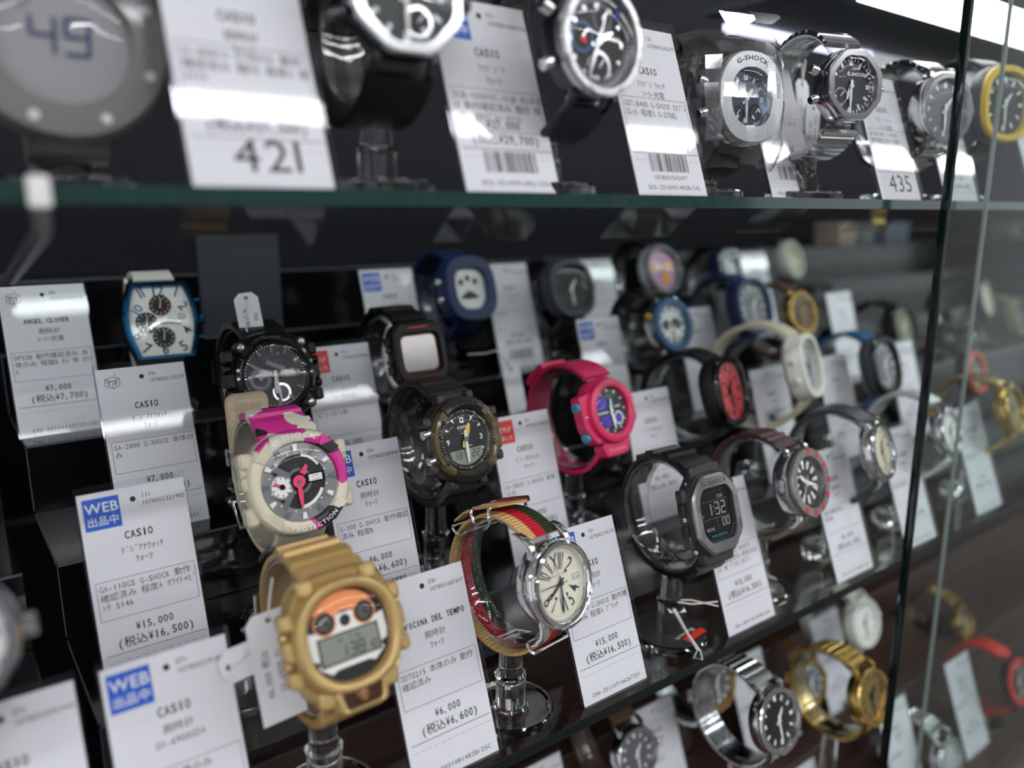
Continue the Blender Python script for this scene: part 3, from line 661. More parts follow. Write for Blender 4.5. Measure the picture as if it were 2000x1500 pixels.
# olive black analogue-digital watch, second row
def olive():
    M = pose(903, 858, WY[1], 15, 3); loops(KH); r = root('wristwatch', M @ Matrix.Scale(KH, 4), 'olive black watch with gold hour hand and grey digital window, above the striped strap watch', 'watch')
    out = sup(23.5, 24.5, 2.5); m = MB(); m.loft(out, [(.84, -8.5), (.98, -6), (1, 1), (.95, 3), (.8, 1.2)], OLIVE)
    for sx in (-1, 1):
        for y, h in ((13, 6), (0, 9), (-13, 6)): m.box((sx * 22.8, y, -.5), (5.6, h, 8), OLIVE, 1.8)
    for sx in (-1, 1):
        for sy in (-1, 1): m.box((sx * 10, sy * 24.5, -2.5), (5, 6, 7), OLIVE, 1.5)
    m.build('case', r)
    c = circ(72); m = MB(); m.rings([[(x * s, y * s, z) for x, y in c] for s, z in ((23.2, 0), (23.4, 3.6), (22.4, 6.2), (20.6, 6.8), (18.6, 5.6), (17.6, 3), (17.6, 1.5))], OLIVE2)
    for a in (45, 75, 105, 135, 245, 290, 315): m.bar(a, 18.2, 23.0, 3.4, 4.6, 5.6, OLIVE2, 1.5)
    def band(a0, a1, mat):
        rs = []
        for a in range(a0, a1 + 1, 4):
            q = math.radians(a); rs.append([(rr * math.sin(q), rr * math.cos(q), zz) for rr, zz in ((18.3, 3), (18.6, 6.6), (20, 8), (22.6, 7.4), (24.3, 5.4), (24.3, 0))])
        m.rings(rs, mat, True, True, smooth=True)
    band(-38, 38, OLIVE); band(146, 214, OLIVE)
    ENG = pm('gloss_engraving', (8, 8, 9), .15)
    m.arc('G-SHOCK', 20.2, 0, 2.7, ENG, 8.0, sx=1.45); m.arc('SHOCK RESIST', 23.0, 180, 2.5, ENG, 8.0, True, sx=1.25); m.arc('H-SET', 19.6, -72, 2.1, ENG, 7.2); m.arc('MODE', 19.6, -118, 2.1, ENG, 7.2); m.build('bezel', r)
    m = MB(); m.loft(c, [(17.8, 4.6), (15.4, 2.4), (.01, 2.4)], DIALBLK, False, False)
    for i in range(60): m.bar(6 * i, 15.9, 16.7, .25, .25, 3.5, WHITE, .1)
    for i in range(12): m.bar(30 * i, 15.4, 17.4, 1.5, 1.8, 3.2, STEEL if 0 < i < 7 else DKSTEEL, .8)
    for a, t in ((0, '12'), (90, '3'), (270, '9')): m.text(t, 11.6 * math.sin(math.radians(a)), 11.2 * math.cos(math.radians(a)) - 1.6, 4.4, WHITEINK, 2.5, mono=False, bold=True)
    for a in (30, 60, 120, 300, 330): m.bar(a, 11.6, 14, .2, 1.4, 2.5, WHITE)
    m.text('CASIO', 0, 6.2, 2.4, WHITEINK, 2.5, mono=False, bold=True, sx=1.1); m.text('ILLUMINATOR', 0, 4.6, 1.1, pm('orange_ink', (190, 110, 60), .5), 2.5, mono=False); m.text('WR200M', 0, 3.1, 1.1, WHITEINK, 2.5, mono=False); m.text('QUARTZ MODE', 1, -4.4, 1.0, WHITEINK, 2.5, mono=False)
    for i in range(9): m.line((-9, -3 + i * .62), (9, -3 + i * .62), .12, 2.47, pm('etched_line', (42, 42, 44), .5))
    m.build('dial', r)
    m = MB(); m.poly([(11.6, -5.6), (-11.6, -5.6), (-11, -8)] + [(14.6 * math.sin(math.radians(a)), 14.6 * math.cos(math.radians(a))) for a in range(228, 131, -8)] + [(11, -8)], 2.52, LCDG); m.seg7('13:', -9.2, -10.6, 3.8, INK, 2.6, 1.9); m.seg7('4', -.6, -10.6, 3.8, INK, 2.6, 1.9); m.seg7('22', 3.6, -10.6, 3.8, INK, 2.6, 1.9); m.build('display', r)
    GH = pm('gold_hand', (226, 190, 104), .3, .5); LUM = pm('pale_green_hand', (206, 220, 206), .4)
    m = MB(); hand(m, 24, 5, 9.5, 3.2, GH, 3.2, .25); m.build('hour_hand', r); m = MB(); hand(m, 181, 5, 13.2, 2.2, LUM, 3.7, .25); m.build('minute_hand', r); m = MB(); m.disc((0, 0), 1.5, 3.2, STEEL, 16, 1.1); m.build('hand_pin', r)
    crystal(r, [(x * 17.4, y * 17.4) for x, y in circ(48)], 4.9)
    for x, y in ((-23.2, 6.8), (-22, -8.4)): button(r, x, y, .8, 3.0, 3.2, STEEL, ang=186, label='polished oval pusher')
    for x, y in ((23.2, 7), (23.2, -7)): button(r, x, y, .5, 2.6, 2.6, OLIVE)
    rf = lambda t: 1.15 + .3 * (math.sin(math.radians((t - 40) * 15)) > .2) * (t < 95 or t > 275)
    m = MB(); m.strap(38, 150, 29, 26, 24, 23, 3, OLIVE, 50, wf=lambda t: 1.12 - .2 * (t - 38) / 112, rf=rf); m.build('strap', r)
    m = MB(); m.strap(148, 322, 29, 26, 24, 22, 3, OLIVE, 60, wf=lambda t: 1.1 if t > 290 else .95, rf=rf); m.build('strap', r)
    m = MB(); m.strap(150, 172, 31.4, 28.4, 24, 25, 3.4, OLIVE, 12); m.build('strap_keeper', r)
    stand(M, ZK[1], 'clear stand under the olive black watch', 28.8, 25.8, 24, 19)
olive()

# black round watch, third row
def black_round():
    M = pose(534, 735, WY[2], 16, 2); loops(.95); r = root('wristwatch', M @ Matrix.Scale(.95, 4), 'glossy black round watch with four case screws and glare on its glass', 'watch')
    m = MB(); m.loft(sup(24, 25, 2.6), [(.84, -8), (.98, -6), (1, 1), (.95, 3.4), (.8, 1.2)], BLACK)
    for sx in (-1, 1):
        for y, h in ((13, 7), (0, 9), (-13, 7)): m.box((sx * 23.6, y, -.2), (5.6, h, 8), BLACK, 1.8)
        for sy in (-1, 1): m.loft(circ(18), [(3.2, 0), (3.2, 5), (2.7, 5.4)], BLACK, False, True, c=(sx * 17.2, sy * 17.2)); screw(m, sx * 17.2, sy * 17.2, 5.4, 1.8)
    m.build('case', r)
    GB = pm('piano_black', (14, 14, 16), .09, coat=.5); m = MB(); c = circ(72); m.rings([[(x * s, y * s, z) for x, y in c] for s, z in ((23, 0), (23, 4.2), (22.2, 5.8), (20.6, 6.4), (19.4, 5.8), (19.2, 2))], GB)
    m.arc('G-SHOCK', 20.7, 0, 1.3, GREYINK, 6.5, sx=1.5)
    for a in (60, 120, 240, 300): m.bar(a, 20.2, 21.6, .6, .6, 6.42, GREYINK)
    m.build('bezel', r)
    m = MB(); m.loft(c, [(19.4, 5), (17, 2.4), (.01, 2.4)], pm('charcoal_dial', (28, 29, 32), .35), False, False)
    for i in range(60): m.bar(6 * i, 16.4, 17.2, .25, .25, 3.4, WHITE if i % 5 else STEEL, .1)
    for i in range(12): m.bar(30 * i, 13.2, 16.2, 1.3, 1.6, 2.5, DKSTEEL, .6)
    m.ann((-8.5, -1), 4.0, 6, 2.6, DKSTEEL); m.ann((-8.5, -1), 2.2, 3.2, 2.7, GREYINK); m.loft(circ(10), [(1.4, 2.5), (1.4, 3.2)], DKSTEEL, False, True, c=(-8.5, -1)); m.line((-4, 8), (6, 3), 2.4, 2.6, DKSTEEL, .4); m.line((-12, 6.5), (-4, 2), 1.8, 2.6, DKSTEEL, .4)
    m.ann((2.4, -9.4), 4.0, 5.2, 2.6, STEEL); m.disc((2.4, -9.4), 4, 2.62, pm('dusk_blue_display', (58, 62, 90), .25), 24); m.box((9, .6, 2.7), (11, 4.2, .5), LCDK, .2); m.text('SHOCK RESIST', 9, .2, 1.1, GREYINK, 3, mono=False); m.text('CASIO', 4, 7.8, 2, GREYINK, 2.6, mono=False, bold=True); m.build('dial', r)
    hands(r, 186, 176, 10, 14.5, 1.7, WHITE, 3.4)
    crystal(r, [(x * 19.2, y * 19.2) for x, y in circ(48)], 5)
    for x, y in ((-25, 6.6), (-25, -6.6), (25, 6.6), (25, -6.6)): button(r, x, y, 0, 2.7, 2, BLACKG, ang=180 if x < 0 else 0)
    rf = lambda t: 1.1 + .3 * (math.sin(math.radians((t - 40) * 14)) > 0) * (t < 100 or t > 270)
    m = MB(); m.strap(38, 176, 29, 26, 24, 24, 3, BLACK, 50, wf=lambda t: 1.1 - .2 * (t - 38) / 138, rf=rf); m.build('strap', r)
    m = MB(); m.strap(178, 322, 29, 26, 24, 23, 3, BLACK, 50, wf=lambda t: 1.1 if t > 290 else .95, rf=rf)
    m.build('strap', r); m = MB(); m.loft(circ(24), [(4.4, 0), (4.4, 4.2), (3.4, 4.8), (2.6, 4.2)], BLACKG, False, True, c=(-1, -24.6)); m.build('light_button', r)
    m = MB(); m.strap(150, 172, 31.4, 28.4, 24, 26, 3, BLACK, 12); m.build('strap_keeper', r)
    stand(M, ZK[2], 'clear stand under the glossy black round watch', 28.8, 25.8, 24, 19)
black_round()

# square black digital, third row
def square():
    M = pose(815, 690, WY[2] + .01, 15, 4); loops(KH); r = root('wristwatch', M @ Matrix.Scale(KH, 4), 'square black digital watch with red outlines and a mirror grey screen', 'watch')
    RD = pm('ember_red_print', (176, 62, 38), .45); o = rpoly([(-15, 22), (15, 22), (21, 15), (21, -15), (15, -22), (-15, -22), (-21, -15), (-21, 15)], 4)
    m = MB(); m.loft(o, [(.86, -7), (.98, -5), (1, 1), (.97, 3), (.8, 1.2)], BLACK)
    for sx in (-1, 1):
        for y in (9.5, -9.5): m.box((sx * 21, y, -1), (4.5, 7, 6), BLACK, 1.5)
    m.build('case', r)
    ow = rpoly([(-12.5, 13.5), (12.5, 13.5), (15.5, 10.5), (15.5, -10.5), (12.5, -13.5), (-12.5, -13.5), (-15.5, -10.5), (-15.5, 10.5)], 2)
    m = MB(); ringo(m, [(x * .99, y * .99) for x, y in o], ow, 1, 6.4, BLACK, 1.4); m.line((-8, 17.5), (8, 17.5), 1.3, 6.5, RD); m.text('G-SHOCK', 0, -18.6, 3.3, RD, 6.55, mono=False, bold=True, sx=1.35, gap=.18); m.build('bezel', r)
    m = MB(); m.poly(ow, 3.2, DIALBLK); ringo(m, offs(ow, 1.0), offs(ow, 1.6), 3.1, 3.4, RD, .1); m.build('dial', r)
    m = MB(); od = offs(ow, 1.9); m.rings([[(x, y, z) for x, y in od] for z in (3.2, 3.5)], pm('mirror_grey_screen', (120, 118, 116), .16, .85), True, True); m.build('display', r)
    for x, y in ((-22, 4), (-22, -4), (22, 4), (22, -4)): button(r, x, y, -1, 1.8, 1.8, DKSTEEL, ang=180 if x < 0 else 0)
    rf = lambda t: 1.1 + .55 * (math.sin(math.radians((t - 40) * 15)) > 0) * (t < 118 or t > 250)
    m = MB(); m.strap(40, 176, 28, 25, 23, 22, 2.8, BLACK, 60, wf=lambda t: 1.25 - .35 * (t - 40) / 136, rf=rf); m.build('strap', r)
    m = MB(); m.strap(178, 320, 28, 25, 23, 22, 2.8, BLACK, 60, wf=lambda t: 1.2 if t > 290 else .95, rf=rf); m.build('strap', r)
    m = MB(); m.strap(154, 172, 30.4, 27.4, 23, 24, 2.4, STEEL, 10); m.build('buckle', r)
    stand(M, ZK[2], 'clear stand under the square black digital watch', 27.8, 24.8, 23, 18)
square()

# pink watch, second row
def pink():
    M = pose(1186, 803, WY[1] + .004, 18, 6); loops(KH); r = root('wristwatch', M @ Matrix.Scale(KH, 4), 'hot pink watch with two teal buttons and a purple and black dial', 'watch')
    m = MB(); m.loft(sup(22, 23, 2.4), [(.84, -8), (.98, -6.5), (1, 0), (.96, 2), (.8, 1.0)], PINK)
    m.loft(rpoly([(-27, 13), (-14, 15), (-12, -19), (-18, -20), (-26, -9)], 2), [(1, -5), (1, 2.2), (.97, 3)], PINK); m.loft(rpoly([(26, 10), (14, 14), (14, -14), (26, -10)][::-1], 2), [(1, -5), (1, 1.6), (.97, 2.4)], PINK)
    def tx(px, py): return (-17.2 + py * .9 + 0, 5.0 - px, 3.3)
    m.text('ADJUST', 0, 0, 2.3, INK, mono=False, bold=True, xf=lambda x, y: (-19.4 + y, 6.5 - x, 3.2)); m.text('MODE', 0, 0, 2.3, INK, mono=False, bold=True, xf=lambda x, y: (-18.6 + y, -8.5 - x, 3.2)); m.line((-25, -.6), (-16, -.9), .5, 3.15, WHITE)
    m.build('case', r)
    c = circ(72); m = MB(); m.rings([[(x * s, y * s, z) for x, y in c] for s, z in ((21.8, 0), (21.8, 4.4), (21, 6), (19.6, 6.6), (16.6, 6.4), (15.6, 5.4), (15.4, 2))], PINK)
    for i in range(8): m.bar(42 + i * 9, 19.4, 21.2, .8, 1, 6.3, pm('pale_pink', (232, 150, 170), .4), .25)
    m.build('bezel', r)
    m = MB(); m.loft(c, [(15.6, 3), (.01, 2.6)], DIALBLK, False, False)
    for i in range(12): m.bar(30 * i, 12.8, 14.6, .9, .9, 3.1, WHITE)
    m.poly([(-12, 1.6), (-2.5, 1.6), (-1.5, 9), (-7, 10.6), (-11.5, 7)], 3.08, PURPLE); m.poly([(-11.5, -2.6), (-1, -2.6), (-1, -10), (-6, -11), (-10, -8)][::-1], 3.08, PURPLE)
    m.line((-12.5, -.6), (-2, -.6), 1.6, 3.1, STEEL); m.text('CASIO', 7, 1.4, 2.1, WHITEINK, 3.12, mono=False, bold=True); m.ann((6.6, -5.8), 3.2, 4.8, 3.1, STEEL); m.disc((6.6, -5.8), 3.1, 3.12, PURPLE, 24); m.build('dial', r)
    hands(r, 12, 176, 8, 12.4, 1.9, WHITE, 3.5, mat2=pm('ice_blue_hand', (150, 214, 226), .4))
    crystal(r, [(x * 15.5, y * 15.5) for x, y in circ(40)], 4.6)
    m = MB(); m.loft(rpoly([(-14, -20), (14, -20), (11, -29), (-11, -29)][::-1], 3), [(1.04, -6), (1.04, 1), (1, 2.2)], PINK); m.text('Protection', 0, -26.6, 3.4, pm('pale_pink', (232, 150, 170), .4), 2.3, mono=False, bold=True); m.build('lower_guard', r)
    for x, y, a in ((-27, 6.4, 184), (-23.8, -14, 200)): button(r, x, y, -1.2, 3.1, 1.8, TEAL, ang=a, label='round teal button')
    for x, y in ((25.5, 5), (25.5, -6)): button(r, x, y, -1, 2.8, 1.6, TEAL)
    m = MB(); m.strap(40, 150, 30, 27, 24, 22, 3, PINK, 50, wf=lambda t: 1.2 - .3 * (t - 40) / 110); m.build('strap', r)
    m = MB(); m.strap(130, 322, 30, 27, 24, 22, 3, PINK, 60, wf=lambda t: 1.15 if t > 295 else .95, rf=lambda t: 1); m.build('strap', r)
    m = MB(); m.strap(104, 134, 32.4, 29.6, 24, 24, 4, PINK, 14); m.build('strap_keeper', r)
    m = MB(); m.strap(276, 308, 33.4, 30.4, 24, 19, 2.2, BLACK, 14); o = m.build('strap_tab', r); o['label'] = 'black resin tab below the dial'
    stand(M, ZK[1], 'clear stand under the hot pink watch', 29.8, 26.8, 24, 18)
pink()

# barrel shaped blue watch, fourth row
def barrel():
    M = pose(315, 628, WY[3] + .006, 14, -4); loops(); r = root('wristwatch', M, 'barrel shaped blue chrome watch with a white dial and white strap, back left', 'watch')
    BC = pm('blue_chrome', (20, 70, 104), .12, .95); DB = pm('deep_blue_print', (24, 40, 78), .35, .4); MB_ = pm('mid_blue_print', (46, 96, 150), .3, .5)
    o = [((15.2 + 5.2 * math.cos(PI * y / 47)) * s, y) for s, ys in ((1, range(-23, 24, 2)), (-1, range(23, -24, -2))) for y in ys]
    sc = lambda k, kz: [(x * k, y * k) for x, y in o]
    m = MB(); m.loft(o, [(.88, -8), (1, -5), (1, 2), (.97, 3), (.86, 1.5)], BC); m.build('case', r)
    m = MB(); ringo(m, [(x * .985, y * .985) for x, y in o], [(x * .84, y * .86) for x, y in o], 2.5, 5.6, BC, 1.2); m.build('bezel', r)
    m = MB(); m.poly([(x * .85, y * .87) for x, y in o], 2.8, WHITE); d = [(x * .5, y * .56) for x, y in o]
    for t, x, y, h, k in (('12', 0, 15.0, 7.0, MB_), ('1', 9.6, 14.2, 6.6, MB_), ('2', 12.6, 6.0, 6, DB), ('4', 12.8, -8.4, 6, DB), ('5', 9.8, -17.6, 6.6, DB), ('6', 0, -18.6, 6.0, DB), ('7', -9.6, -17.6, 6.6, DB), ('8', -13, -9.6, 6, DB), ('10', -12.2, 5.4, 5.6, MB_), ('11', -9.4, 14.4, 6.6, MB_)):
        an = {'12': 0, '6': 0, '1': -22, '2': -55, '4': 55, '5': 28, '7': -28, '8': -60, '10': 55, '11': 22}[t]; a = math.radians(an); ca, sa = math.cos(a), math.sin(a)
        m.text(t, 0, 0, h * 1.3, k, mono=False, bold=True, xf=lambda px, py, x=x, y=y, ca=ca, sa=sa, h=h: (x + px * ca - (py - h * .46) * sa, y + h * .36 + px * sa + (py - h * .46) * ca, 2.86))
    for i in range(24):
        a = math.radians(15 * i); m.line((8.4 * math.sin(a), 9.4 * math.cos(a)), (9.4 * math.sin(a), 10.6 * math.cos(a)), .25, 2.84, GREYINK)
    m.rect(9.6, .4, 12.6, 3.4, .4, 2.9, INK); m.poly([(9.8, .6), (12.4, .6), (12.4, 3.2), (9.8, 3.2)], 2.88, WHITE); m.text('26', 11.1, 1.1, 2, INK, 2.92); m.build('dial', r)
    BRZ = pm('smoked_bronze', (64, 48, 42), .3, .5)
    for x, y in ((0, 9.0), (-8.2, -.6), (0, -9.6)):
        m = MB(); m.loft(circ(36), [(6, 2.85), (6, 3.2), (5.2, 3.1), (.01, 2.95)], DIALBLK if y < 5 else BRZ, False, False, c=(x, y)); m.ann((x, y), 2.4, 3.4, 3.2, BRZ)
        for i in range(12): m.bar(30 * i, 4, 5.1, .4, .4, 3.2, WHITE, c=(x, y))
        m.bar(10, -1.5, 4.2, .5, .3, 3.3, WHITE, .1, c=(x, y)); o_ = m.build('subdial', r); o_['label'] = 'small smoked dial'
    hands(r, 243, 95, 8.5, 10, 1.3, STEEL, 3.6, sec=100)
    m = MB(); m.rings([[(x * .84, y * .86, z) for x, y in o] for z in (5.1, 5.5)], CRYSTAL, True, True); m.build('crystal', r)
    crown(r, 20, mat=BC, rr=3, y=0, ln=5); 
    for y in (11, -11): button(r, 18.6, y, 0, 2, 3.6, BC, ang=0)
    WL = pm('white_leather', (226, 224, 214), .5, bump=.3, bscale=1200); NV = pm('navy_rubber', (26, 28, 48), .45)
    m = MB(); m.strap(48, 104, 29, 26, 24, 22, 3.6, WL, 26); o_ = m.build('strap', r); o_['label'] = 'white leather upper strap'
    m = MB(); m.strap(100, 178, 29, 26, 24, 20, 3, NV, 26); m.build('strap', r)
    m = MB(); m.strap(176, 312, 29, 26, 24, 20, 3, NV, 40); m.build('strap', r)
    m = MB(); m.strap(116, 152, 31.5, 28.5, 24, 23, 4, WL, 14); o_ = m.build('strap_keeper', r); o_['label'] = 'white keeper loop'
    m = MB(); m.strap(196, 222, 31.5, 28.5, 24, 23, 3, WL, 10); o_ = m.build('strap_keeper', r); o_['label'] = 'white keeper loop'
    stand(M, ZK[3], 'clear stand under the barrel shaped blue watch', 28.8, 25.8, 24, 16)
barrel()

# silver watch on a striped nylon strap, front
def striped():
    M = pose(1083, 1138, WY[0], 15, 10, -2); loops(); r = root('wristwatch', M, 'silver round watch on a tan, red and green striped nylon strap', 'watch')
    NY = lambda n, c: pm(n, c, .7, bump=.9, wave=('BANDS', 'Y', 320), spec=.2)
    TAN, RED, GRN = NY('tan_nylon', (214, 176, 116)), NY('red_nylon', (196, 30, 52)), NY('green_nylon', (42, 56, 34))
    c = circ(80); m = MB(); m.loft(c, [(16, -6.5), (18.2, -5), (18.8, -3), (18.8, 1.4), (18.2, 2.2), (17, 2.4), (15.6, 1.5)], STEEL); m.build('case', r)
    m = MB(); m.rings([[(x * s, y * s, z) for x, y in c] for s, z in ((18.4, 1.8), (19.4, 2.6), (19.6, 3.4), (19.0, 4.2), (18.2, 4.4), (18.0, 4.8), (18.4, 5.3), (18.2, 6.2), (17.2, 6.9), (16.2, 6.4), (15.4, 5), (15.2, 3))], CHROME); m.build('bezel', r)
    DC = pm('cream_guilloche', (226, 222, 200), .4, bump=.25, bscale=500); NVY = pm('navy_numeral', (34, 36, 74), .35, .3); m = MB(); m.loft(c, [(15.5, 3.4), (12.6, 2.8), (.01, 2.8)], DC, False, False)
    for i in range(60): m.bar(6 * i, 13.4, 14.2, .12, .12, 3.1, GREYINK, .05)
    for t, an, wd in (('10', -58, .8), ('11', -32, .9), ('XII', 0, 1.0), ('1', 24, .9), ('2', 50, 1.1), ('4', 118, 1.0), ('5', 148, 1.0), ('VI', 180, 1.0), ('7', 212, 1.0), ('8', 240, 1.0)):
        a = math.radians(an); bot = 90 < an < 270
        def xf(px, py, a=a, bot=bot):
            if bot: rr = 13.4 - py; q = a - px / 10.5
            else: rr = 6.0 + py; q = a + px / 10.5
            return (rr * math.sin(q), rr * math.cos(q), 2.9)
        m.text(t, 0, 0, 10.4, NVY, mono=False, bold=True, sx=.56 * wd, xf=xf, gap=.08)
    m.text('OFFICINA DEL TEMPO', 0, 3.2, 1.1, GREYINK, 2.9, mono=False); m.rect(-.5, 4.6, .5, 5.6, .15, 2.9, GREYINK); m.rect(8.6, -1.1, 13, 1.1, .25, 2.92, INK); m.poly([(8.7, -1), (12.9, -1), (12.9, 1), (8.7, 1)], 2.9, WHITE); m.text('MO26', 10.8, -.75, 1.9, INK, 2.94); m.build('dial', r)
    GRAPH = pm('graphite_hand', (60, 62, 74), .25, .8); hands(r, 238, 183, 8.8, 12.6, 1.0, GRAPH, 3.3, sec=272, tail=3, hub=1.1)
    crystal(r, [(x * 15.3, y * 15.3) for x, y in circ(48)], 5.0)
    crown(r, 18.8, rr=3); 
    for sx in (-1, 1):
        for sy in (-1, 1):
            m = MB(); m.rings([[(sx * (11.2 + u), sy * y, z + v) for u, v in rrect(1.9, 1.7, .9, 2)] for y, z in ((12, .2), (17.5, .6), (20.5, -.8), (23.4, -4.4), (24.4, -7.2))], CHROME, True, True); m.build('lug', r)
    cols = [(-1, TAN), (-.36, RED), (.3, GRN)]
    m = MB(); m.strap(40, 96, 29, 26, 24, 20, 1.4, TAN, 36, cols=cols, off=.6); m.build('strap', r)
    m = MB(); m.strap(88, 174, 29, 26, 24, 20, 1.4, TAN, 40, cols=cols, off=.2); m.build('strap', r)
    m = MB(); m.strap(172, 320, 29, 26, 24, 20, 1.4, TAN, 70, cols=cols, off=.2)
    for t in range(186, 268, 10):
        a = math.radians(t); nn = Vector((0, math.sin(a) / 30.5, math.cos(a) / 29.6)).normalized()
        for dd, in ((1.75,), (.1,)):
            p = Vector((0, 30.5 * math.sin(a), -26.9 + 29.6 * math.cos(a))) + nn * dd; m.X = Matrix.Translation(p) @ nn.to_track_quat('Z', 'Y').to_matrix().to_4x4(); m.disc((0, 0), .95, 0, INK, 12, .12)
        m.X = Matrix.Identity(4)
    m.build('strap', r)
    m = MB()                                                   # free end laid over the buckle
    xs = [-10, -3.6, 3, 10]; prof = [(28.6, -48), (32.2, -41), (34.2, -34), (35.0, -26), (35.4, -17), (35.8, -8)]
    for i in range(3):
        mt = (TAN, RED, GRN)[i]; rs = []
        for j, (y, z) in enumerate(prof):
            k = 1 if j < 5 else .15
            x0, x1 = xs[i] * k, xs[i + 1] * k; rs.append([(x0, y, z), (x1, y, z), (x1, y + 1.2, z + .3), (x0, y + 1.2, z + .3)])
        m.rings(rs, mt, True, True, smooth=False)
    o_ = m.build('strap_tail', r); o_['label'] = 'pointed strap end folded over the top'
    for t, e, nm in ((100, 0, 'strap_keeper'), (80, .6, 'strap_keeper'), (128, 0, 'buckle'), (304, -.6, 'strap_ring')):
        a = math.radians(t); nn = Vector((0, math.sin(a), math.cos(a))); p = Vector((0, 30.5 * math.sin(a), -26.9 + 29.6 * math.cos(a))) + nn * (1.6 + e); m = MB(); m.X = Matrix.Translation(p) @ nn.to_track_quat('Z', 'X').to_matrix().to_4x4()
        X = Matrix.Translation(p) @ Matrix(((1, 0, 0, 0), (0, nn.y, nn.z, 0), (0, nn.z, -nn.y, 0), (0, 0, 0, 1)))
        m.X = X; hgt = 2.6 if nm == 'strap_keeper' else 1.7; m.tube([(x, y, 0) for x, y in rrect(12, hgt + .8, 1.4, 4)], .75, CHROME, 8, True); m.build(nm, r)
    stand(M, ZK[0], 'clear round footed stand under the striped strap watch', 28.6, 25.6, 24, 15)
striped()

# steel octagon digital, front
def octagon():
    M = pose(1390, 1002, WY[0], 17, -2); loops(KH); r = root('wristwatch', M @ Matrix.Scale(KH, 4), 'grey steel octagonal digital watch showing 1:32 on a black resin strap', 'watch')
    o = rpoly([(-10, 24), (10, 24), (19.5, 13), (19.5, -13), (10, -24), (-10, -24), (-19.5, -13), (-19.5, 13)], 3)
    GR = pm('charcoal_resin', (48, 46, 46), .42, bump=.05); m = MB(); m.loft([(x * 1.02, y * 1.0) for x, y in o], [(.9, -7.5), (1, -6), (1, 1.2), (.98, 2.2), (.8, 1.5)], GR)
    for y, h in ((13, 8), (-13, 8)): m.box((-19.8, y, -2), (4, h, 6.6), GR, 1.5); m.box((19.8, y, -2), (4, h, 6.6), GR, 1.5)
    for sy in (-1, 1): m.box((0, sy * 24.6, -2.4), (24, 8, 7), GR, 2)
    for y in (19.5, 0, -19.5):
        m.X = Matrix.Translation((-19.6 if y == 0 else -15.2, y, -2.2)) @ Matrix.Rotation(-PI / 2, 4, 'Y'); screw(m, 0, 0, 0, 1.5); m.X = Matrix.Identity(4)
    m.build('case', r)
    oi = rpoly([(-9.5, 15), (9.5, 15), (13.8, 9), (13.8, -9), (9.5, -15), (-9.5, -15), (-13.8, -9), (-13.8, 9)], 2)
    m = MB(); ringo(m, [(x * .965, y * .94) for x, y in o], oi, 1.5, 6.0, BRUSHED, 1.3)
    m.text('G-SHOCK', 0, 17.0, 3.4, INK, 6.06, mono=False, sx=1.3, gap=.16)
    for t, y, a in (('DISP', 5, -1), ('MODE', -9, -1), ('HOLD', 5, 1), ('RESET', -9, 1)): m.text(t, 0, 0, 2.0, INK, mono=False, xf=lambda px, py, y=y, a=a: (a * (16.2 - (py if a < 0 else py) * 1.0) * 1.0 if a < 0 else 15.0 + py, y - px if a > 0 else y - px, 6.06))
    o_ = m.build('bezel', r); o_['label'] = 'brushed steel octagonal bezel'
    m = MB(); m.poly(oi, 3.4, LCDK); m.text('CASIO TOUGH SOLAR', 0, 12.2, 1.3, GREYINK, 3.5, mono=False); m.text('WR20BAR', 0, -13.4, 2.2, pm('cyan_ink', (40, 150, 190), .4), 3.5, mono=False, bold=True, sx=1.2); m.build('dial', r)
    DG = pm('grey_digit', (150, 150, 150), .4); m = MB(); ringo(m, offs(oi, 2.0), offs(oi, 2.5), 3.4, 3.9, BLACKG, .1); z = 3.5
    m.seg7('1:32', -6.8, -.6, 6.6, DG, z, 3.2, .15, 0); m.seg7('00', 4.2, -7.8, 4.2, DG, z, 2.2, .16, 0); m.text('MON', -6.4, -9.2, 2.7, DG, z, mono=False, bold=True); m.text('1/26', 5, 8.4, 2.8, DG, z, mono=False, bold=True); m.text('P', -10.6, -1, 2.2, DG, z, mono=False)
    m.line((-11, 7.4), (11, 7.4), .25, z, GREYINK); m.line((-11, -2.6), (11, -2.6), .25, z, GREYINK); m.line((-.2, -2.6), (-.2, -9.5), .2, z, GREYINK); m.build('display', r)
    m = MB(); m.rings([[(x, y, z) for x, y in oi] for z in (5.0, 5.4)], CRYSTAL, True, True); m.build('crystal', r)
    for x, y in ((-21.2, 6), (-21.2, -7), (21.2, 6), (21.2, -7)):
        m = MB(); m.box((x, y, -2), (3, 6.4, 4.6), pm('ribbed_button', (40, 39, 40), .4, bump=.6, wave=('BANDS', 'Y', 420)), 1); m.build('button', r)
    rf = lambda t: 1.15 + .8 * (math.sin(math.radians((t - 44) * 17)) > .1) * (t < 112 or t > 262)
    m = MB(); m.strap(40, 150, 29, 26, 24, 21, 2.8, BLACK, 70, wf=lambda t: 1.18 - .3 * (t - 40) / 110, rf=rf); m.build('strap', r)
    m = MB(); m.strap(204, 320, 29, 26, 24, 21, 2.8, BLACK, 80, wf=lambda t: 1.12 if t > 290 else .92, rf=rf); m.build('strap', r)
    stand(M, ZK[0], 'clear stand with a printed foot under the grey octagonal digital watch', 28.8, 25.8, 24, 18)
    return M
MO = octagon()

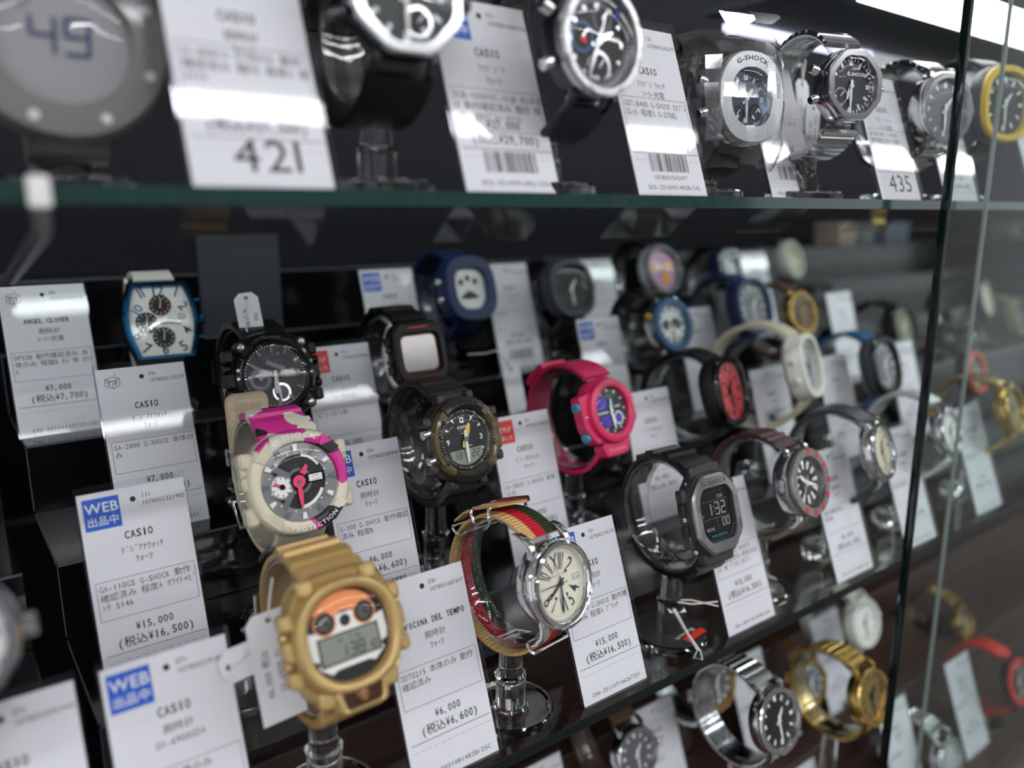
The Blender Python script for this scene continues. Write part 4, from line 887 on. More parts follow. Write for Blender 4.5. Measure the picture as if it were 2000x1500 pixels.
# diver, front
def diver():
    D = dict(r=20.5, T=12, case=STEEL, bezel=BRUSHED, ri=.70, bz=6.4, dial=DIALBLK, marks=None, time=(312, 112), hw=2.0, sec=215, strap=pm('dark_wine_leather', (66, 34, 38), .45, bump=.2), strap2=pm('tan_grey_leather', (110, 96, 88), .5, bump=.2), sw=20, rf=LINK, cr=3.2)
    r, M = std('steel diver watch with a red and grey bezel and white bar markers', 1566, 942, WY[0] + .006, D, 17, 4)
    bz = [o for o in r.children if o.name.startswith('bezel')][0]; m = MB()
    RDB = pm('red_bezel_print', (186, 44, 44), .4); GYB = pm('grey_bezel_print', (120, 118, 116), .4)
    for i in range(24):
        m.ann((0, 0), 15.6, 19.4, 6.45, RDB if (i % 2 == 0 and i < 16) else GYB, 3, i * 15 + 1, i * 15 + 13)
    o = m.build('bezel_insert', r); o['label'] = 'red and grey bezel scale'
    m = MB()
    for i in range(12): m.bar(30 * i, 7.6, 12.4, 1.4, 2.6, 2.3, WHITE, .3)
    m.ann((0, 0), 13, 13.9, 2.3, GREYINK); m.build('dial_marker', r)
    stand(M, ZK[0], 'clear stand under the red bezel diver watch', w=15)
diver()
# ------------------------------------------------------------------ price cards on the stepped shelf
G0 = 'price cards on the front row'; 
def rc(px, py, k, d, label, **kw):
    kw.setdefault('lean', LEAN if k == 0 else 17.4)
    return card(from_tr(px, py, CY[k], ZK[k], kw.get('H', 71.5), kw['lean']), d, label, **kw)
def std_d(rank, num, brand, ty, box, price, tax, code, **k):
    d = dict(rank=rank, num=num, brand=brand, type=ty, box=box, price=price, tax=tax, code=code); d.update(k); return d
QZ = ('腕時計', 'ｸｫｰﾂ'); DA = ('ﾃﾞｼﾞｱﾅｳｫｯﾁ', 'ｸｫｰﾂ'); DG_ = ('ﾃﾞｼﾞﾀﾙｳｫｯﾁ', 'ｸｫｰﾂ')
rc(145, 1347, 0, std_d('07r', '1078002291043', 'CASIO', QZ, ('動作確認済み',), '¥6,000', '(税込¥6,600)', ''), 'blurred price card cut by the bottom left corner')
rc(440, 1257, 0, std_d('07r', '1078002291847', 'CASIO', ('腕時計', 'GW-6900GDA'), ('G-SHOCK 本体のみ', '程度B'), '¥9,000', '(税込¥9,900)', '', web=1, boxy=33), 'blurred card with a blue sticker left of the gold watch')
rc(900, 1098, 0, std_d('03r', '1078001687697', 'OFFICINA DEL TEMPO', QZ, ('ODT0215 本体のみ 動作', '確認済み'), '¥6,000', '(税込¥6,600)', '201-2601081482Br25C', bx=1), '6,000 yen card between the gold and the striped strap watches')
rc(1195, 990, 0, std_d('10r', '1078002194255', 'CASIO', QZ, ('GBX-100 G-SHOCK 動作確', '認済み 程度A ﾌﾞﾗｯｸ'), '¥15,000', '(税込¥16,500)', '206-251107146267251', web=1), '15,000 yen card right of the striped strap watch')
rc(1452, 915, 0, std_d('12r', '1078002281466', 'MAURO SPORTS', QZ, ('ﾀﾞｲﾊﾞｰ MARO SPORTS', '動作確認済み 本体のみ', 'ｷｽﾞ有 ﾌﾞﾗｯｸ SSﾌﾞﾚ'), '¥15,000', '(税込¥16,500)', '206-2601181402BrZ6A'), '15,000 yen card behind the grey octagonal digital watch')
rc(1648, 868, 0, std_d('04r', '1078001893021', 'SEIKO', QZ, ('動作確認済み', '程度B'), '¥5,000', '(税込¥5,500)', '206-2511071482r25I'), 'slightly blurred price card right of the red bezel diver watch')
rc(1775, 822, 0, std_d('05r', '1078001893388', 'CITIZEN', QZ, ('動作確認済み',), '¥4,000', '(税込¥4,400)', '206-2511071482r25I'), 'blurred price card crossed by the dark green door edge')
rc(1906, 790, 0, std_d('05r', '1078001893911', 'CITIZEN', QZ, ('動作確認済み',), '¥4,000', '(税込¥4,400)', '206-2511071482r25I'), 'blurred front row card right of the green door edge')
rc(358, 940, 1, std_d('11r', '1078002321985', 'CASIO', DA, ('GA-110GS G-SHOCK 動作', '確認済み 程度A ﾎﾜｲﾄ×ﾋﾟ', 'ﾝｸ S146'), '¥15,000', '(税込¥16,500)', '', web=1), '15,000 yen card left of the cream and pink watch')
rc(775, 852, 1, std_d('09r', '1078002089940', 'CASIO', QZ, ('G-100 G-SHOCK 動作確認', '済み 程度B'), '¥6,000', '(税込¥6,600)', '', web=1, bar=59.5), '6,000 yen card with a barcode above the gold watch')
rc(1068, 802, 1, std_d('03r', '1078001709023', 'CASIO', DG_, ('AW-582SC G-SHOCK 本体', 'のみ'), '¥5,000', '(税込¥5,500)', '206-2511071482r25I', red=1), 'card with a red sticker right of the olive black watch')
rc(1303, 748, 1, std_d('04r', '1078001900542', 'CASIO', DG_, ('G-SHOCK 本体のみ', '動作確認済み'), '¥8,000', '(税込¥8,800)', ''), 'blurred price card right of the hot pink watch')
rc(1530, 715, 1, std_d('04r', '1078001900611', 'CASIO', DG_, ('G-SHOCK 本体のみ',), '¥7,000', '(税込¥7,700)', ''), 'blurred price card half hidden behind the beige watch loop')
rc(1652, 680, 1, std_d('04r', '1078001900733', 'CASIO', DG_, ('G-SHOCK 本体のみ',), '¥7,000', '(税込¥7,700)', ''), 'blurred card between the beige and the blue strap watches')
rc(1780, 662, 1, std_d('04r', '1078001900799', 'CASIO', DG_, ('G-SHOCK 本体のみ',), '¥7,000', '(税込¥7,700)', ''), 'blurred card between the blue strap watch and door edge')
rc(358, 708, 2, std_d('09r', '1078002125297', 'CASIO', DA, ('GA-2000 G-SHOCK 本体の', 'み'), '¥7,000', '(税込¥7,700)', '242-2511119723r25I', logo=1), 'cube emblem card left of the glossy black round watch')
rc(718, 676, 2, std_d('01r', '1078001579896', 'CASIO', ('ﾃﾞｼﾞﾀﾙｳｫｯﾁ', 'GW-M5600R'), ('ﾖｺﾞﾚ･ﾊｶﾞﾚ有',), '¥6,000', '(税込¥6,600)', '', red=1), 'card with a red sticker left of the square black watch')
rc(1206, 622, 2, std_d('06r', '1078001990003', 'CASIO', DG_, ('G-SHOCK',), '¥9,000', '(税込¥9,900)', '', web=1), 'blurred card with a blue sticker above the hot pink watch')
rc(1386, 598, 2, std_d('06r', '1078001990044', 'CASIO', DG_, ('G-SHOCK',), '¥9,000', '(税込¥9,900)', ''), 'blurred price card right of the colourful skeleton watch')
rc(1660, 562, 2, std_d('06r', '1078001990088', 'CASIO', DG_, ('G-SHOCK',), '¥9,000', '(税込¥9,900)', ''), 'blurred pale price card above the blue strap watch')
rc(162, 553, 3, std_d('08r', '1078002057147', 'ANGEL CLOVER', ('腕時計', 'ｿｰﾗｰ充電'), ('DPS38 動作確認済み 本', '体のみ 程度B ｷｽﾞ有 ﾎﾜｲ', 'ﾄ'), '¥7,000', '(税込¥7,700)', '242-25111119723r25H', logo=1), 'cube emblem card at the left edge, beside the barrel watch')
rc(803, 530, 3, std_d('06r', '1078001880101', 'CASIO', DG_, ('G-SHOCK',), '¥9,000', '(税込¥9,900)', '', web=1), 'blurred card with a blue sticker behind the square watch')
rc(1026, 520, 3, std_d('06r', '1078001880155', 'CASIO', DG_, ('G-SHOCK',), '¥9,000', '(税込¥9,900)', '', bar=59), 'blurred tall card right of the white faced blue watch')
rc(1192, 508, 3, std_d('06r', '1078001880199', 'CASIO', DG_, ('G-SHOCK',), '¥9,000', '(税込¥9,900)', ''), 'blurred price card behind the round dark grey watch')
rc(1492, 492, 3, std_d('06r', '1078001880233', 'CASIO', DG_, ('G-SHOCK',), '¥9,000', '(税込¥9,900)', ''), 'blurred narrow price card above the navy blue round watch')

# upper shelf cards
UY = .2345
def uc(px, d, label, H=62, Y=UY, **k): return card(from_br(px, 385, Y, UZ), d, label, H=H, lean=19.6, **k)
uc(655, std_d('06r', '1078001412200', 'CASIO', ('腕時計', 'ｸｫｰﾂ'), ('GA-B001G G-SHOCK 動作', '確認済み 箱付 程度A 保', 'ﾎﾜｲﾄ'), '¥25,000', None or '(税込¥27,500)', '', big='421', boxy=25, py=42, stub=20.5), 'upper shelf card numbered 421 beside the film wrapped grey watch')
uc(1095, std_d('01r', '1078001868176', 'CASIO', ('ｱﾅﾃﾞｼﾞｳ', 'ｸｫｰﾂ'), ('EQB-1000XDC-1AJR EDIFIC', 'E 動作確認済み 箱付 程', '度A ｽｶｲﾌﾞﾙｰ ﾎｲｰﾙ'), '¥27,000', '(税込¥29,700)', '303-2510091482r25A', web=1, bar=49, boxy=29, py=41), 'upper shelf card with a blue sticker left of the chronograph')
uc(1382, std_d('12r', '1078001542477', 'CASIO', ('ｱﾅﾃﾞｼﾞｳｫｯﾁ', 'ｿｰﾗｰ充電'), ('GST-B400 G-SHOCK SSﾌﾞﾚ', 'ｽﾚｯﾄ 程度S G-STEEL'), '¥34,000', '(税込¥37,400)', '303-2510091482Br24L', red=1, bar=48.5, barnum='1078001542477', boxy=27.5, py=41), 'upper shelf 34,000 yen card with a sharp barcode', H=64)
uc(1600, std_d('08r', '1078001942222', 'CASIO', ('ｱﾅﾃﾞｼﾞｳｫｯﾁ', 'ｸｫｰﾂ'), ('GM-5600-7AJF G-SHOCK', '程度B'), '¥15,000', '(税込¥16,500)', '206-251128186147r25C', bar=55, boxy=31, py=47), 'upper shelf 15,000 yen card behind the film wrapped silver watch', H=71, Y=.262)
uc(1800, std_d('08r', '1078001941900', 'CASIO', ('ｱﾅﾃﾞｼﾞｳｫｯﾁ', 'ｿｰﾗｰ充電'), ('GM-B2100D G-SHOCK', '動作確認済み 程度A', 'ｼﾙﾊﾞｰ SSﾌﾞﾚ'), '¥45,000', '(税込¥49,500)', '', big='435', bigy=4, boxy=27, py=41), 'upper shelf card numbered 435 right of the octagonal steel watch', H=62)
uc(1912, std_d('08r', '1078001941955', 'CASIO', ('ｱﾅﾃﾞｼﾞｳｫｯﾁ', 'ｿｰﾗｰ充電'), ('G-SHOCK',), '¥40,000', '(税込¥44,000)', ''), 'blurred upper shelf card crossing behind the green door edge', H=62)
uc(2068, std_d('08r', '1078001941999', 'CASIO', ('ｱﾅﾃﾞｼﾞｳｫｯﾁ', 'ｿｰﾗｰ充電'), ('G-SHOCK',), '¥40,000', '(税込¥44,000)', '', web=1), 'upper shelf card with a blue sticker at the right edge', H=66)

# ------------------------------------------------------------------ the out-of-focus watches
NAVY = pm('navy_resin', (24, 40, 84), .42); BLUEM = pm('steel_blue_resin', (38, 84, 124), .4); BEIGE = pm('beige_resin', (204, 198, 172), .45)
GREYC = pm('clear_grey_plastic', (118, 116, 114), .22, coat=.4); GOLDM = pm('gold_metal', (202, 170, 100), .2, 1); SILV = pm('silver_dial', (206, 208, 210), .35, .4)
GREYD = pm('grey_dial', (110, 112, 118), .35, .3); REDD = pm('red_dial', (170, 38, 48), .4); BROWNS = pm('brown_leather', (84, 56, 42), .5, bump=.2); WHITER = pm('white_resin', (224, 222, 212), .42)
REDR = pm('red_resin', (214, 34, 28), .4); YEL = pm('yellow_resin', (214, 176, 40), .4); DGREY = pm('dark_grey_resin', (58, 60, 66), .42); PURP = pm('mauve_dial', (150, 110, 150), .3, .4); OCH = pm('ochre_dial', (190, 130, 50), .35, .4)
NAVYL = pm('navy_leather', (22, 22, 40), .55, bump=.4, bscale=1400)
WS = watch_on_stand
SATIN = pm('bright_satin_steel', (206, 207, 208), .26, .92)
OCT = rpoly([(math.cos(math.radians(22.5 + 45 * i)) * 1.04, math.sin(math.radians(22.5 + 45 * i)) * 1.04) for i in range(8)], .18)
SQ = sup(1, 1.06, 5)
# dark blue watch with white face
def blueface():
    D = dict(r=23, T=13, case=NAVY, bezel=NAVY, ri=.62, bz=7, dial=WHITE, marks=None, hands=0, strap=NAVY, sw=24, crown=0, lugs=0, out=sup(1, 1.06, 2.8), buttons=((-23, 6), (-23, -6)), bmat=STEEL, rf=lambda t: 1.2)
    r, M = std('dark blue resin watch with a white face of dark dots and a bar', 912, 565, WY[3], D, 15, 4)
    m = MB(); 
    for x, y in ((-6.4, 5), (6.4, 5), (0, 7.6)): m.disc((x, y), 2.3, 2.5, DGREY)
    m.poly([(-9, -6.5), (-4, -3), (0, -1.4), (4, -3), (9, -6.5), (4, -7.6), (-4, -7.6)][::-1], 2.5, DGREY); m.build('dial_print', r)
    stand(M, ZK[3], 'clear stand under the dark blue watch with the white face', w=18)
blueface()
bk = dict(r=23, T=13, case=BLACK, bezel=BLACKG, strap=BLACK, sw=23, lugs=0, out=sup(1, 1.04, 2.6))
WS('black watch with a red dial, second row behind the grey octagonal watch', 1418, 765, WY[1], ZK[1], dict(bk, dial=REDD, marks=BLACKG, hmat=BLACKG, subs=((-6, 2, 5, BLACKG), (4, -7, 4, BLACKG)), subfill=REDD), 'clear stand under the black watch with the red dial', yaw=14)
WS('chunky beige and white watch with a wide open beige strap loop, second row', 1572, 716, WY[1], ZK[1], dict(r=23, T=14, case=WHITER, bezel=WHITER, dial=SILV, marks=GREYD, hmat=GREYD, strap=BEIGE, sw=23, lugs=0, a=34, b=31, zc=30, t0=38, th=4, out=sup(1, 1.04, 2.6), buttons=((-23, 7), (-23, -7)), subs=((-6, -2, 5, GREYD),), subfill=SILV), 'clear stand under the chunky beige watch', yaw=17)
WS('blue strap watch with a dark case, second row near the door edge', 1722, 715, WY[1], ZK[1], dict(bk, strap=BLUEM, case=DGREY, dial=GREYD, sw=22), 'clear stand under the blue strap watch', yaw=4)
WS('round cream dial watch with a slim steel case, right of the diver watch', 1716, 880, WY[0] + .01, ZK[0], dict(r=20, T=9, dial=pm('cream_dial', (226, 222, 196), .4), marks=GOLDM, hmat=GOLDM, strap=DGREY, sw=18), 'clear stand under the cream dial watch', yaw=11, roll=4)
WS('cream dial watch on the front row, just right of the door edge', 1850, 842, WY[0] + .01, ZK[0], dict(r=17, T=9, dial=WHITE, marks=GREYD, hmat=GREYD, strap=SILV, sw=16), 'clear stand right of the door edge', yaw=4)
WS('gold bracelet watch at the right edge, front row', 1975, 800, WY[0] + .01, ZK[0], dict(r=20, T=10, case=GOLDM, dial=GOLDM, marks=BLACKG, hmat=BLACKG, strap=GOLDM, rf=LINK, n=80), 'clear stand under the gold bracelet watch at the right edge', yaw=4)
WS('round dark grey watch in the shade behind the square black watch', 1112, 565, WY[3], ZK[3], dict(bk, case=DGREY, bezel=DGREY, dial=DIALBLK, marks=None, strap=DGREY), 'clear stand under the round dark grey watch')
WS('colourful skeleton watch with an orange and mauve dial, back row', 1290, 528, WY[3] + .01, ZK[3], dict(r=23, T=12, case=SILV, bezel=DKSTEEL, dial=PURP, marks=OCH, hmat=OCH, subs=((-8, 3, 5, SILV), (3, -7, 6, OCH), (9, 4, 4, OCH)), subfill=OCH, strap=BLACK, lugs=0), 'clear stand under the colourful skeleton watch')
WS('silver and blue chronograph below the colourful skeleton watch', 1308, 635, WY[2], ZK[2], dict(r=21, T=12, case=STEEL, bezel=BLUEM, ri=.7, dial=SILV, marks=BLACKG, hmat=BLACKG, subs=((-6, 0, 4, BLACKG), (6, 0, 4, BLACKG)), strap=BLACK, rf=LINK, buttons=((-20, 8),), bmat=YEL), 'clear stand under the silver and blue chronograph')
WS('navy blue round watch, third row right of centre', 1465, 600, WY[2], ZK[2], dict(bk, case=NAVY, bezel=NAVY, strap=NAVY, dial=GREYD, marks=SILV), 'clear stand under the navy blue round watch')
WS('gold watch in the back row above the beige watch', 1562, 612, WY[2], ZK[2], dict(r=20, T=10, case=GOLDM, bezel=GOLDM, dial=BROWNS, marks=GOLDM, hmat=GOLDM, strap=BROWNS), 'clear stand under the back row gold watch')
WS('olive dial black watch in the back row beside the door edge', 1760, 640, WY[2], ZK[2], dict(bk, dial=pm('olive_dial', (104, 104, 70), .4), marks=BLACKG), 'clear stand under the olive dial black watch')
WS('cream watch high in the back row, right of centre', 1545, 508, WY[4] + .015, ZK[4], dict(r=24, T=12, case=WHITER, bezel=WHITER, dial=BEIGE, marks=None, strap=DGREY, lugs=0, hands=0), 'clear stand under the back row cream watch', yaw=8)
WS('dark watch with a bright glass, back row left of the cream watch', 1425, 528, WY[4], ZK[4], dict(bk, dial=SILV, ri=.45, case=NAVY, marks=None), 'clear stand under the dark watch with a bright glass')
for (px, py, w_, h_, c, nm) in ((1640, 486, 44, 50, (176, 160, 148), 'peach'), (1735, 492, 66, 44, (112, 120, 132), 'slate'), (1668, 590, 40, 60, (120, 126, 130), 'pale grey'), (1955, 600, 50, 60, (112, 108, 84), 'olive')):
    p = at_y(px, py, .62); b0 = ZK[5]
    r = root('watch_box', Matrix.Translation((p.x, .628, b0)), '%s watch box standing on the topmost step, blurred' % nm, 'box', 'watch boxes on the topmost step')
    mt = pm('box_card_' + nm.replace(' ', '_'), c, .5); m = MB(); hh = max(30, (p.z - b0) * 1000); m.box((0, 0, hh * .36), (w_, 40, hh * .72), mt, 3); m.build('body', r)
    m = MB(); m.box((0, 0, hh * .72 + hh * .16), (w_ + 2, 42, hh * .32), mt, 3); m.build('lid', r)

WS('grey watch with a beige dial, third row right of the door edge', 1922, 585, WY[2], ZK[2], dict(bk, dial=BEIGE, bezel=DKSTEEL, marks=GREYD), 'clear stand of the beige dial watch right of the door edge', yaw=4)
WS('black watch with an orange bezel, second row right of the door edge', 1900, 728, WY[1] + .01, ZK[1], dict(bk, r=20, bezel=pm('orange_resin', (206, 92, 48), .4), dial=DIALBLK), 'clear stand of the orange bezel watch', yaw=4)
WS('khaki watch in the back row at the right edge', 1985, 620, WY[2], ZK[2], dict(bk, case=pm('khaki_resin', (112, 106, 74), .45), bezel=pm('khaki_resin', (112, 106, 74), .45), strap=pm('khaki_resin', (112, 106, 74), .45)), 'clear stand of the khaki watch', yaw=4)
# far left watch, cut by the frame
WS('silver watch with a cream dial cut by the left edge', -128, 1262, WY[0] + .0, ZK[0], dict(r=20, T=11, dial=WHITE, bezel=STEEL, marks=BLUEM, hmat=BLUEM, strap=BRUSHED, rf=LINK, n=80, cr=3.4), 'clear stand under the watch cut by the left edge', yaw=-4)

# upper shelf
U = dict(lugs=0)
r, M = std('large clear grey digital watch wrapped in film, upper left corner', 118, 82, .275, dict(r=29, T=14, case=GREYC, bezel=GREYC, ri=.62, bz=7.5, dial=pm('pale_grey_display', (150, 150, 152), .3), marks=None, hands=0, strap=GREYC, sw=24, lugs=0, crown=0, buttons=((-26, 7), (26, 7)), bmat=STEEL, ), 4, -4)
m = MB(); m.seg7('49', -8, -4, 10, pm('lcd_navy', (60, 64, 104), .4), 2.9, 6); m.text('AM', -9, 8, 4, GREYINK, 2.9); m.build('display', r)
m = MB()
for i in range(8): m.loft(circ(10), [(1.6, 6.6), (1.5, 8.2)], SILV, False, True, c=(24 * math.sin(PI * i / 4 + .4), 24 * math.cos(PI * i / 4 + .4)))
m.build('bezel_stud', r)
stand(M, UZ, 'clear stand under the film wrapped grey digital watch', w=20)
WS('steel watch with bolted bezel and a wide black strap loop, top of the upper shelf', 786, -8, .238, UZ, dict(r=20, T=13, case=DKSTEEL, bezel=STEEL, ri=.76, dial=pm('smoky_green_dial', (26, 34, 33), .3), marks=SILV, subs=((4, -8, 5, STEEL),), strap=BLACK, sw=24, th=3.6, a=31, b=30, zc=28, out=OCT, lugs=1, buttons=((-22, 8), (-22, -8))), 'clear stand under the steel watch with the wide black strap', tilt=3, yaw=-6)
def chrono():
    D = dict(r=19.8, T=12, case=DKSTEEL, bezel=SATIN, ri=.80, bz=6.4, dial=DIALBLK, marks=STEEL, hmat=STEEL, time=(62, 200), sec=20, strap=NAVYL, sw=22, th=2.6, buttons=((-21, 9), (-21, -9)), bmat=CHROME, subs=((-7, 1, 5.4, BLUEM), (1, -8.6, 5.6, STEEL), (2.5, 8, 4.6, DKSTEEL)))
    r, M = std('silver chronograph with a black dial and blue and red accents, upper shelf', 1158, 84, .226, D, 2, 0)
    m = MB(); c = circ(48); m.ann((0, 0), 13, 16, 2.35, DKSTEEL); m.poly([(-8.6, 0), (-5.4, 1.4), (-5.4, -1.4)], 2.5, REDINK); m.poly([(8, 12), (10.5, 9.5), (9, 8)], 2.5, BLUEINK)
    for i in range(60): m.bar(6 * i, 14.6, 15.8, .25, .25, 2.45, WHITE)
    m.text('EDIFICE', 8, 1, 1.8, WHITEINK, 2.5, mono=False); m.build('dial_print', r)
    m = MB()
    for i, t in enumerate(('60', '90', '120', '160', '200', '300', '400', '70')): m.arc(t, 17.5, 45 * i + 20, 1.7, GREYINK, 6.45)
    m.build('bezel_scale', r); stand(M, UZ, 'clear stand under the silver chronograph on the upper shelf', w=16)
chrono()
def wrapped():
    o = sup(1, 1.1, 2.3); D = dict(r=19.5, T=12, case=STEEL, bezel=SATIN, ri=.60, bz=7, out=o, dial=pm('mirror_blue_dial', (120, 140, 160), .1, .9), marks=SILV, hmat=SILV, strap=BLACK, sw=22, th=3, lugs=0, buttons=((-23, 7), (-23, -7)), bmat=CHROME, subs=((-5, -7, 4, BLACKG), (6, -6, 4, BLACKG)))
    r, M = std('silver watch wrapped in clear plastic film, upper shelf', 1450, 195, .25, D, 4, -12)
    m = MB(); m.arc('G-SHOCK', 16.4, 0, 3.0, INK, 7.1, sx=1.3); m.build('bezel_lettering', r)
    m = MB(); rr = random.Random(3); rs = []
    for i in range(11):
        y = -32 + 6.2 * i; rs.append([(x + rr.uniform(-1, 1), y + rr.uniform(-.8, .8), 10.5 - 16 * (abs(x) / 29) ** 3 + rr.uniform(-.7, .7) - (abs(y) / 34) ** 4 * 10) for x in [-29 + 5.8 * j for j in range(11)]])
    for i in range(10):
        for j in range(10): m.add([rs[i][j], rs[i][j + 1], rs[i + 1][j + 1], rs[i + 1][j]], [(0, 1, 2, 3)], FILM, True)
    for (cx, cy, s_) in ((-8, 34, 9), (8, 36, 8)):
        m.add([(cx + s_ * math.cos(a) * (1 + .3 * math.sin(3 * a)), cy + s_ * .6 * math.sin(a), 2 + 5 * math.cos(2 * a)) for a in [PI * k / 6 for k in range(12)]], [tuple(range(12))], FILM, True)
    f = m.build('film_wrap', r, ang=180); f['label'] = 'crumpled clear film'
    m = MB(); m.strap(56, 150, 33, 31, 26, 30, .3, FILM, 24, rf=lambda t: 1); f = m.build('film_wrap', r); f['label'] = 'crumpled clear film over the strap'
    stand(M, UZ, 'clear stand under the film wrapped silver watch')
wrapped()
def oct_steel():
    D = dict(r=18.4, T=11, case=STEEL, bezel=STEEL, ri=.76, bz=6.2, out=OCT, dial=pm('midnight_dial', (20, 24, 44), .3), marks=SILV, hmat=SILV, time=(200, 182), strap=STEEL, sw=22, th=3, rf=LINK, n=90, lugs=0, buttons=((-21, 7), (-21, -7)), bmat=CHROME, subs=((-6, -5, 4.4, STEEL),), wf=lambda t: 1.05 - .2 * (1 - abs(t - 180) / 140))
    r, M = std('polished steel octagonal watch with a midnight dial and link bracelet, upper shelf', 1655, 170, .24, D, 4, -16)
    m = MB(); m.text('G-SHOCK', 3, 5, 2.4, WHITEINK, 2.4, mono=False, bold=True); m.text('CASIO', 3, 8, 1.8, WHITEINK, 2.4, mono=False)
    for i in range(36): m.bar(10 * i, 12, 13.4, .5, .5, 2.4, WHITE)
    m.build('dial_print', r); stand(M, UZ, 'clear stand under the polished octagonal steel watch', w=16)
oct_steel()
WS('blurred silver watch beside the door edge, upper shelf', 1838, 215, .24, UZ, dict(r=21, T=12, case=STEEL, bezel=STEEL, dial=GREYD, marks=SILV, strap=STEEL, rf=LINK, n=80), 'clear stand under the blurred silver watch', tilt=4, yaw=-14)
WS('blurred watch with a yellow bezel right of the door edge, upper shelf', 1955, 205, .24, UZ, dict(bk, bezel=YEL, case=DGREY, dial=DIALBLK), 'clear stand under the yellow bezel watch', tilt=4, yaw=-14)

# ------------------------------------------------------------------ paper tags on strings, leaflet, dark panel
STRING = pm('white_string', (222, 222, 216), .8, bump=.8, bscale=2500)
def hang_tag(px, py, Y, w_, h_, roll, label, lines=(), string=None, tilt=10, yaw=0, slim=False):
    M = pose(px, py, Y, tilt, yaw, roll); r = root('paper_tag', M, label, 'tag')
    m = MB(); o = [(-w_ / 2, -h_ / 2), (w_ / 2, -h_ / 2), (w_ / 2, h_ / 2 - 3), (w_ / 2 - 3, h_ / 2), (-w_ / 2 + 3, h_ / 2), (-w_ / 2, h_ / 2 - 3)]
    m.poly(o, -.15, PAPER, .3); m.disc((0, h_ / 2 - 3), 1.1, .2, INK, 14)
    for i, t in enumerate(lines): m.text(t, 0, 0, 3.4, INK, xf=lambda x, y, i=i: (-w_ / 2 + 6 + i * 5 - y, x - 2, .2))
    m.build('tag_paper', r)
    if string:
        m = MB(); m.tube(string, .45, STRING, 6); m.build('string', r)
    return r
hang_tag(486, 612, WY[2] + .018, 13, 22, 4, 'small white paper tag standing behind the glossy black watch', ('体のみ', '05r'), [(0, 8, .3), (-2, 2, 4), (-5, -6, 6), (-4, -14, 5)])
hang_tag(540, 1300, WY[0] + .022, 17, 42, 3, 'white printed paper tag hanging behind the gold watch', ('¥6,000 税込', 'GW-6900 ﾎﾝ'), [(0, 18, .3), (2, 24, -1), (5, 32, -2)])
hang_tag(470, 1293, WY[0] + .028, 13, 15, 96, 'small blank octagonal paper tag left of the gold watch', (), [(0, 4.5, .3), (1, 0, 1), (4, -4, 2)])
hang_tag(1586, 250, .29, 14, 30, -14, 'white paper tag reading 15,000 hanging left of the octagonal steel watch', ('¥15,000', '(税込¥16,500)'), None)
hang_tag(1568, 205, .294, 13, 30, -4, 'white paper tag on a looped string, left of the octagonal steel watch', ('G-SHOCK',), [(0, 12, .3), (-1, 18, 1), (1, 26, 0), (2, 32, 0), (3.5, 26, .6), (1, 18, .6), (0, 12, .4)])
hang_tag(1005, 760, WY[2] + .03, 15, 34, 6, 'blurred paper tag dangling below the dark blue watch', (), [(0, 14, .3), (-4, 22, 2), (-12, 30, 4), (-22, 30, 6), (-34, 32, 2)])
# strings and little tag on the octagonal watch stand
p = at_z(1318, 1190, ZK[0] + .02)
r = root('paper_tag', Matrix.Translation(p), 'small crumpled white tag with loose strings below the grey octagonal watch', 'tag')
m = MB(); m.add([(-5, -1, 0), (6, -3, -2), (8, 5, 2), (-3, 7, 4)], [(0, 1, 2, 3)], PAPER); m.X = Matrix.Translation((0, 0, -.25)); m.add([(-5, -1, 0), (6, -3, -2), (8, 5, 2), (-3, 7, 4)], [(3, 2, 1, 0)], PAPER); m.build('tag_paper', r)
iv = p
def wp(px, py, z): return (at_z(px, py, z) - p) * 1000
m = MB(); Z0 = ZK[0]; m.tube([wp(1316, 1185, Z0 + .022), wp(1345, 1240, Z0 + .014), wp(1368, 1272, Z0 + .0085), wp(1372, 1288, Z0 + .001), wp(1355, 1285, Z0 + .001), wp(1362, 1270, Z0 + .007), wp(1340, 1235, Z0 + .014), wp(1312, 1185, Z0 + .022)], .5, STRING, 6); m.build('string', r)
m = MB(); m.tube([wp(1316, 1172, Z0 + .024), wp(1350, 1172, Z0 + .025), wp(1403, 1184, Z0 + .025)], .5, STRING, 6); m.tube([wp(1316, 1175, Z0 + .024), wp(1352, 1180, Z0 + .024), wp(1402, 1175, Z0 + .0262)], .5, STRING, 6); m.build('string', r)
p = at_y(990, 1238, .272); r = root('white_string', Matrix.Translation(p), 'white string looped over the lower inside of the striped strap', 'string')
m = MB(); m.tube([(at_y(x, y, Y) - p) * 1000 for x, y, Y in ((938, 1240, .286), (955, 1252, .276), (985, 1240, .272), (1008, 1230, .271), (1036, 1234, .271), (1012, 1238, .270), (985, 1248, .271), (960, 1262, .275))], .5, STRING, 6); m.build('strand', r)
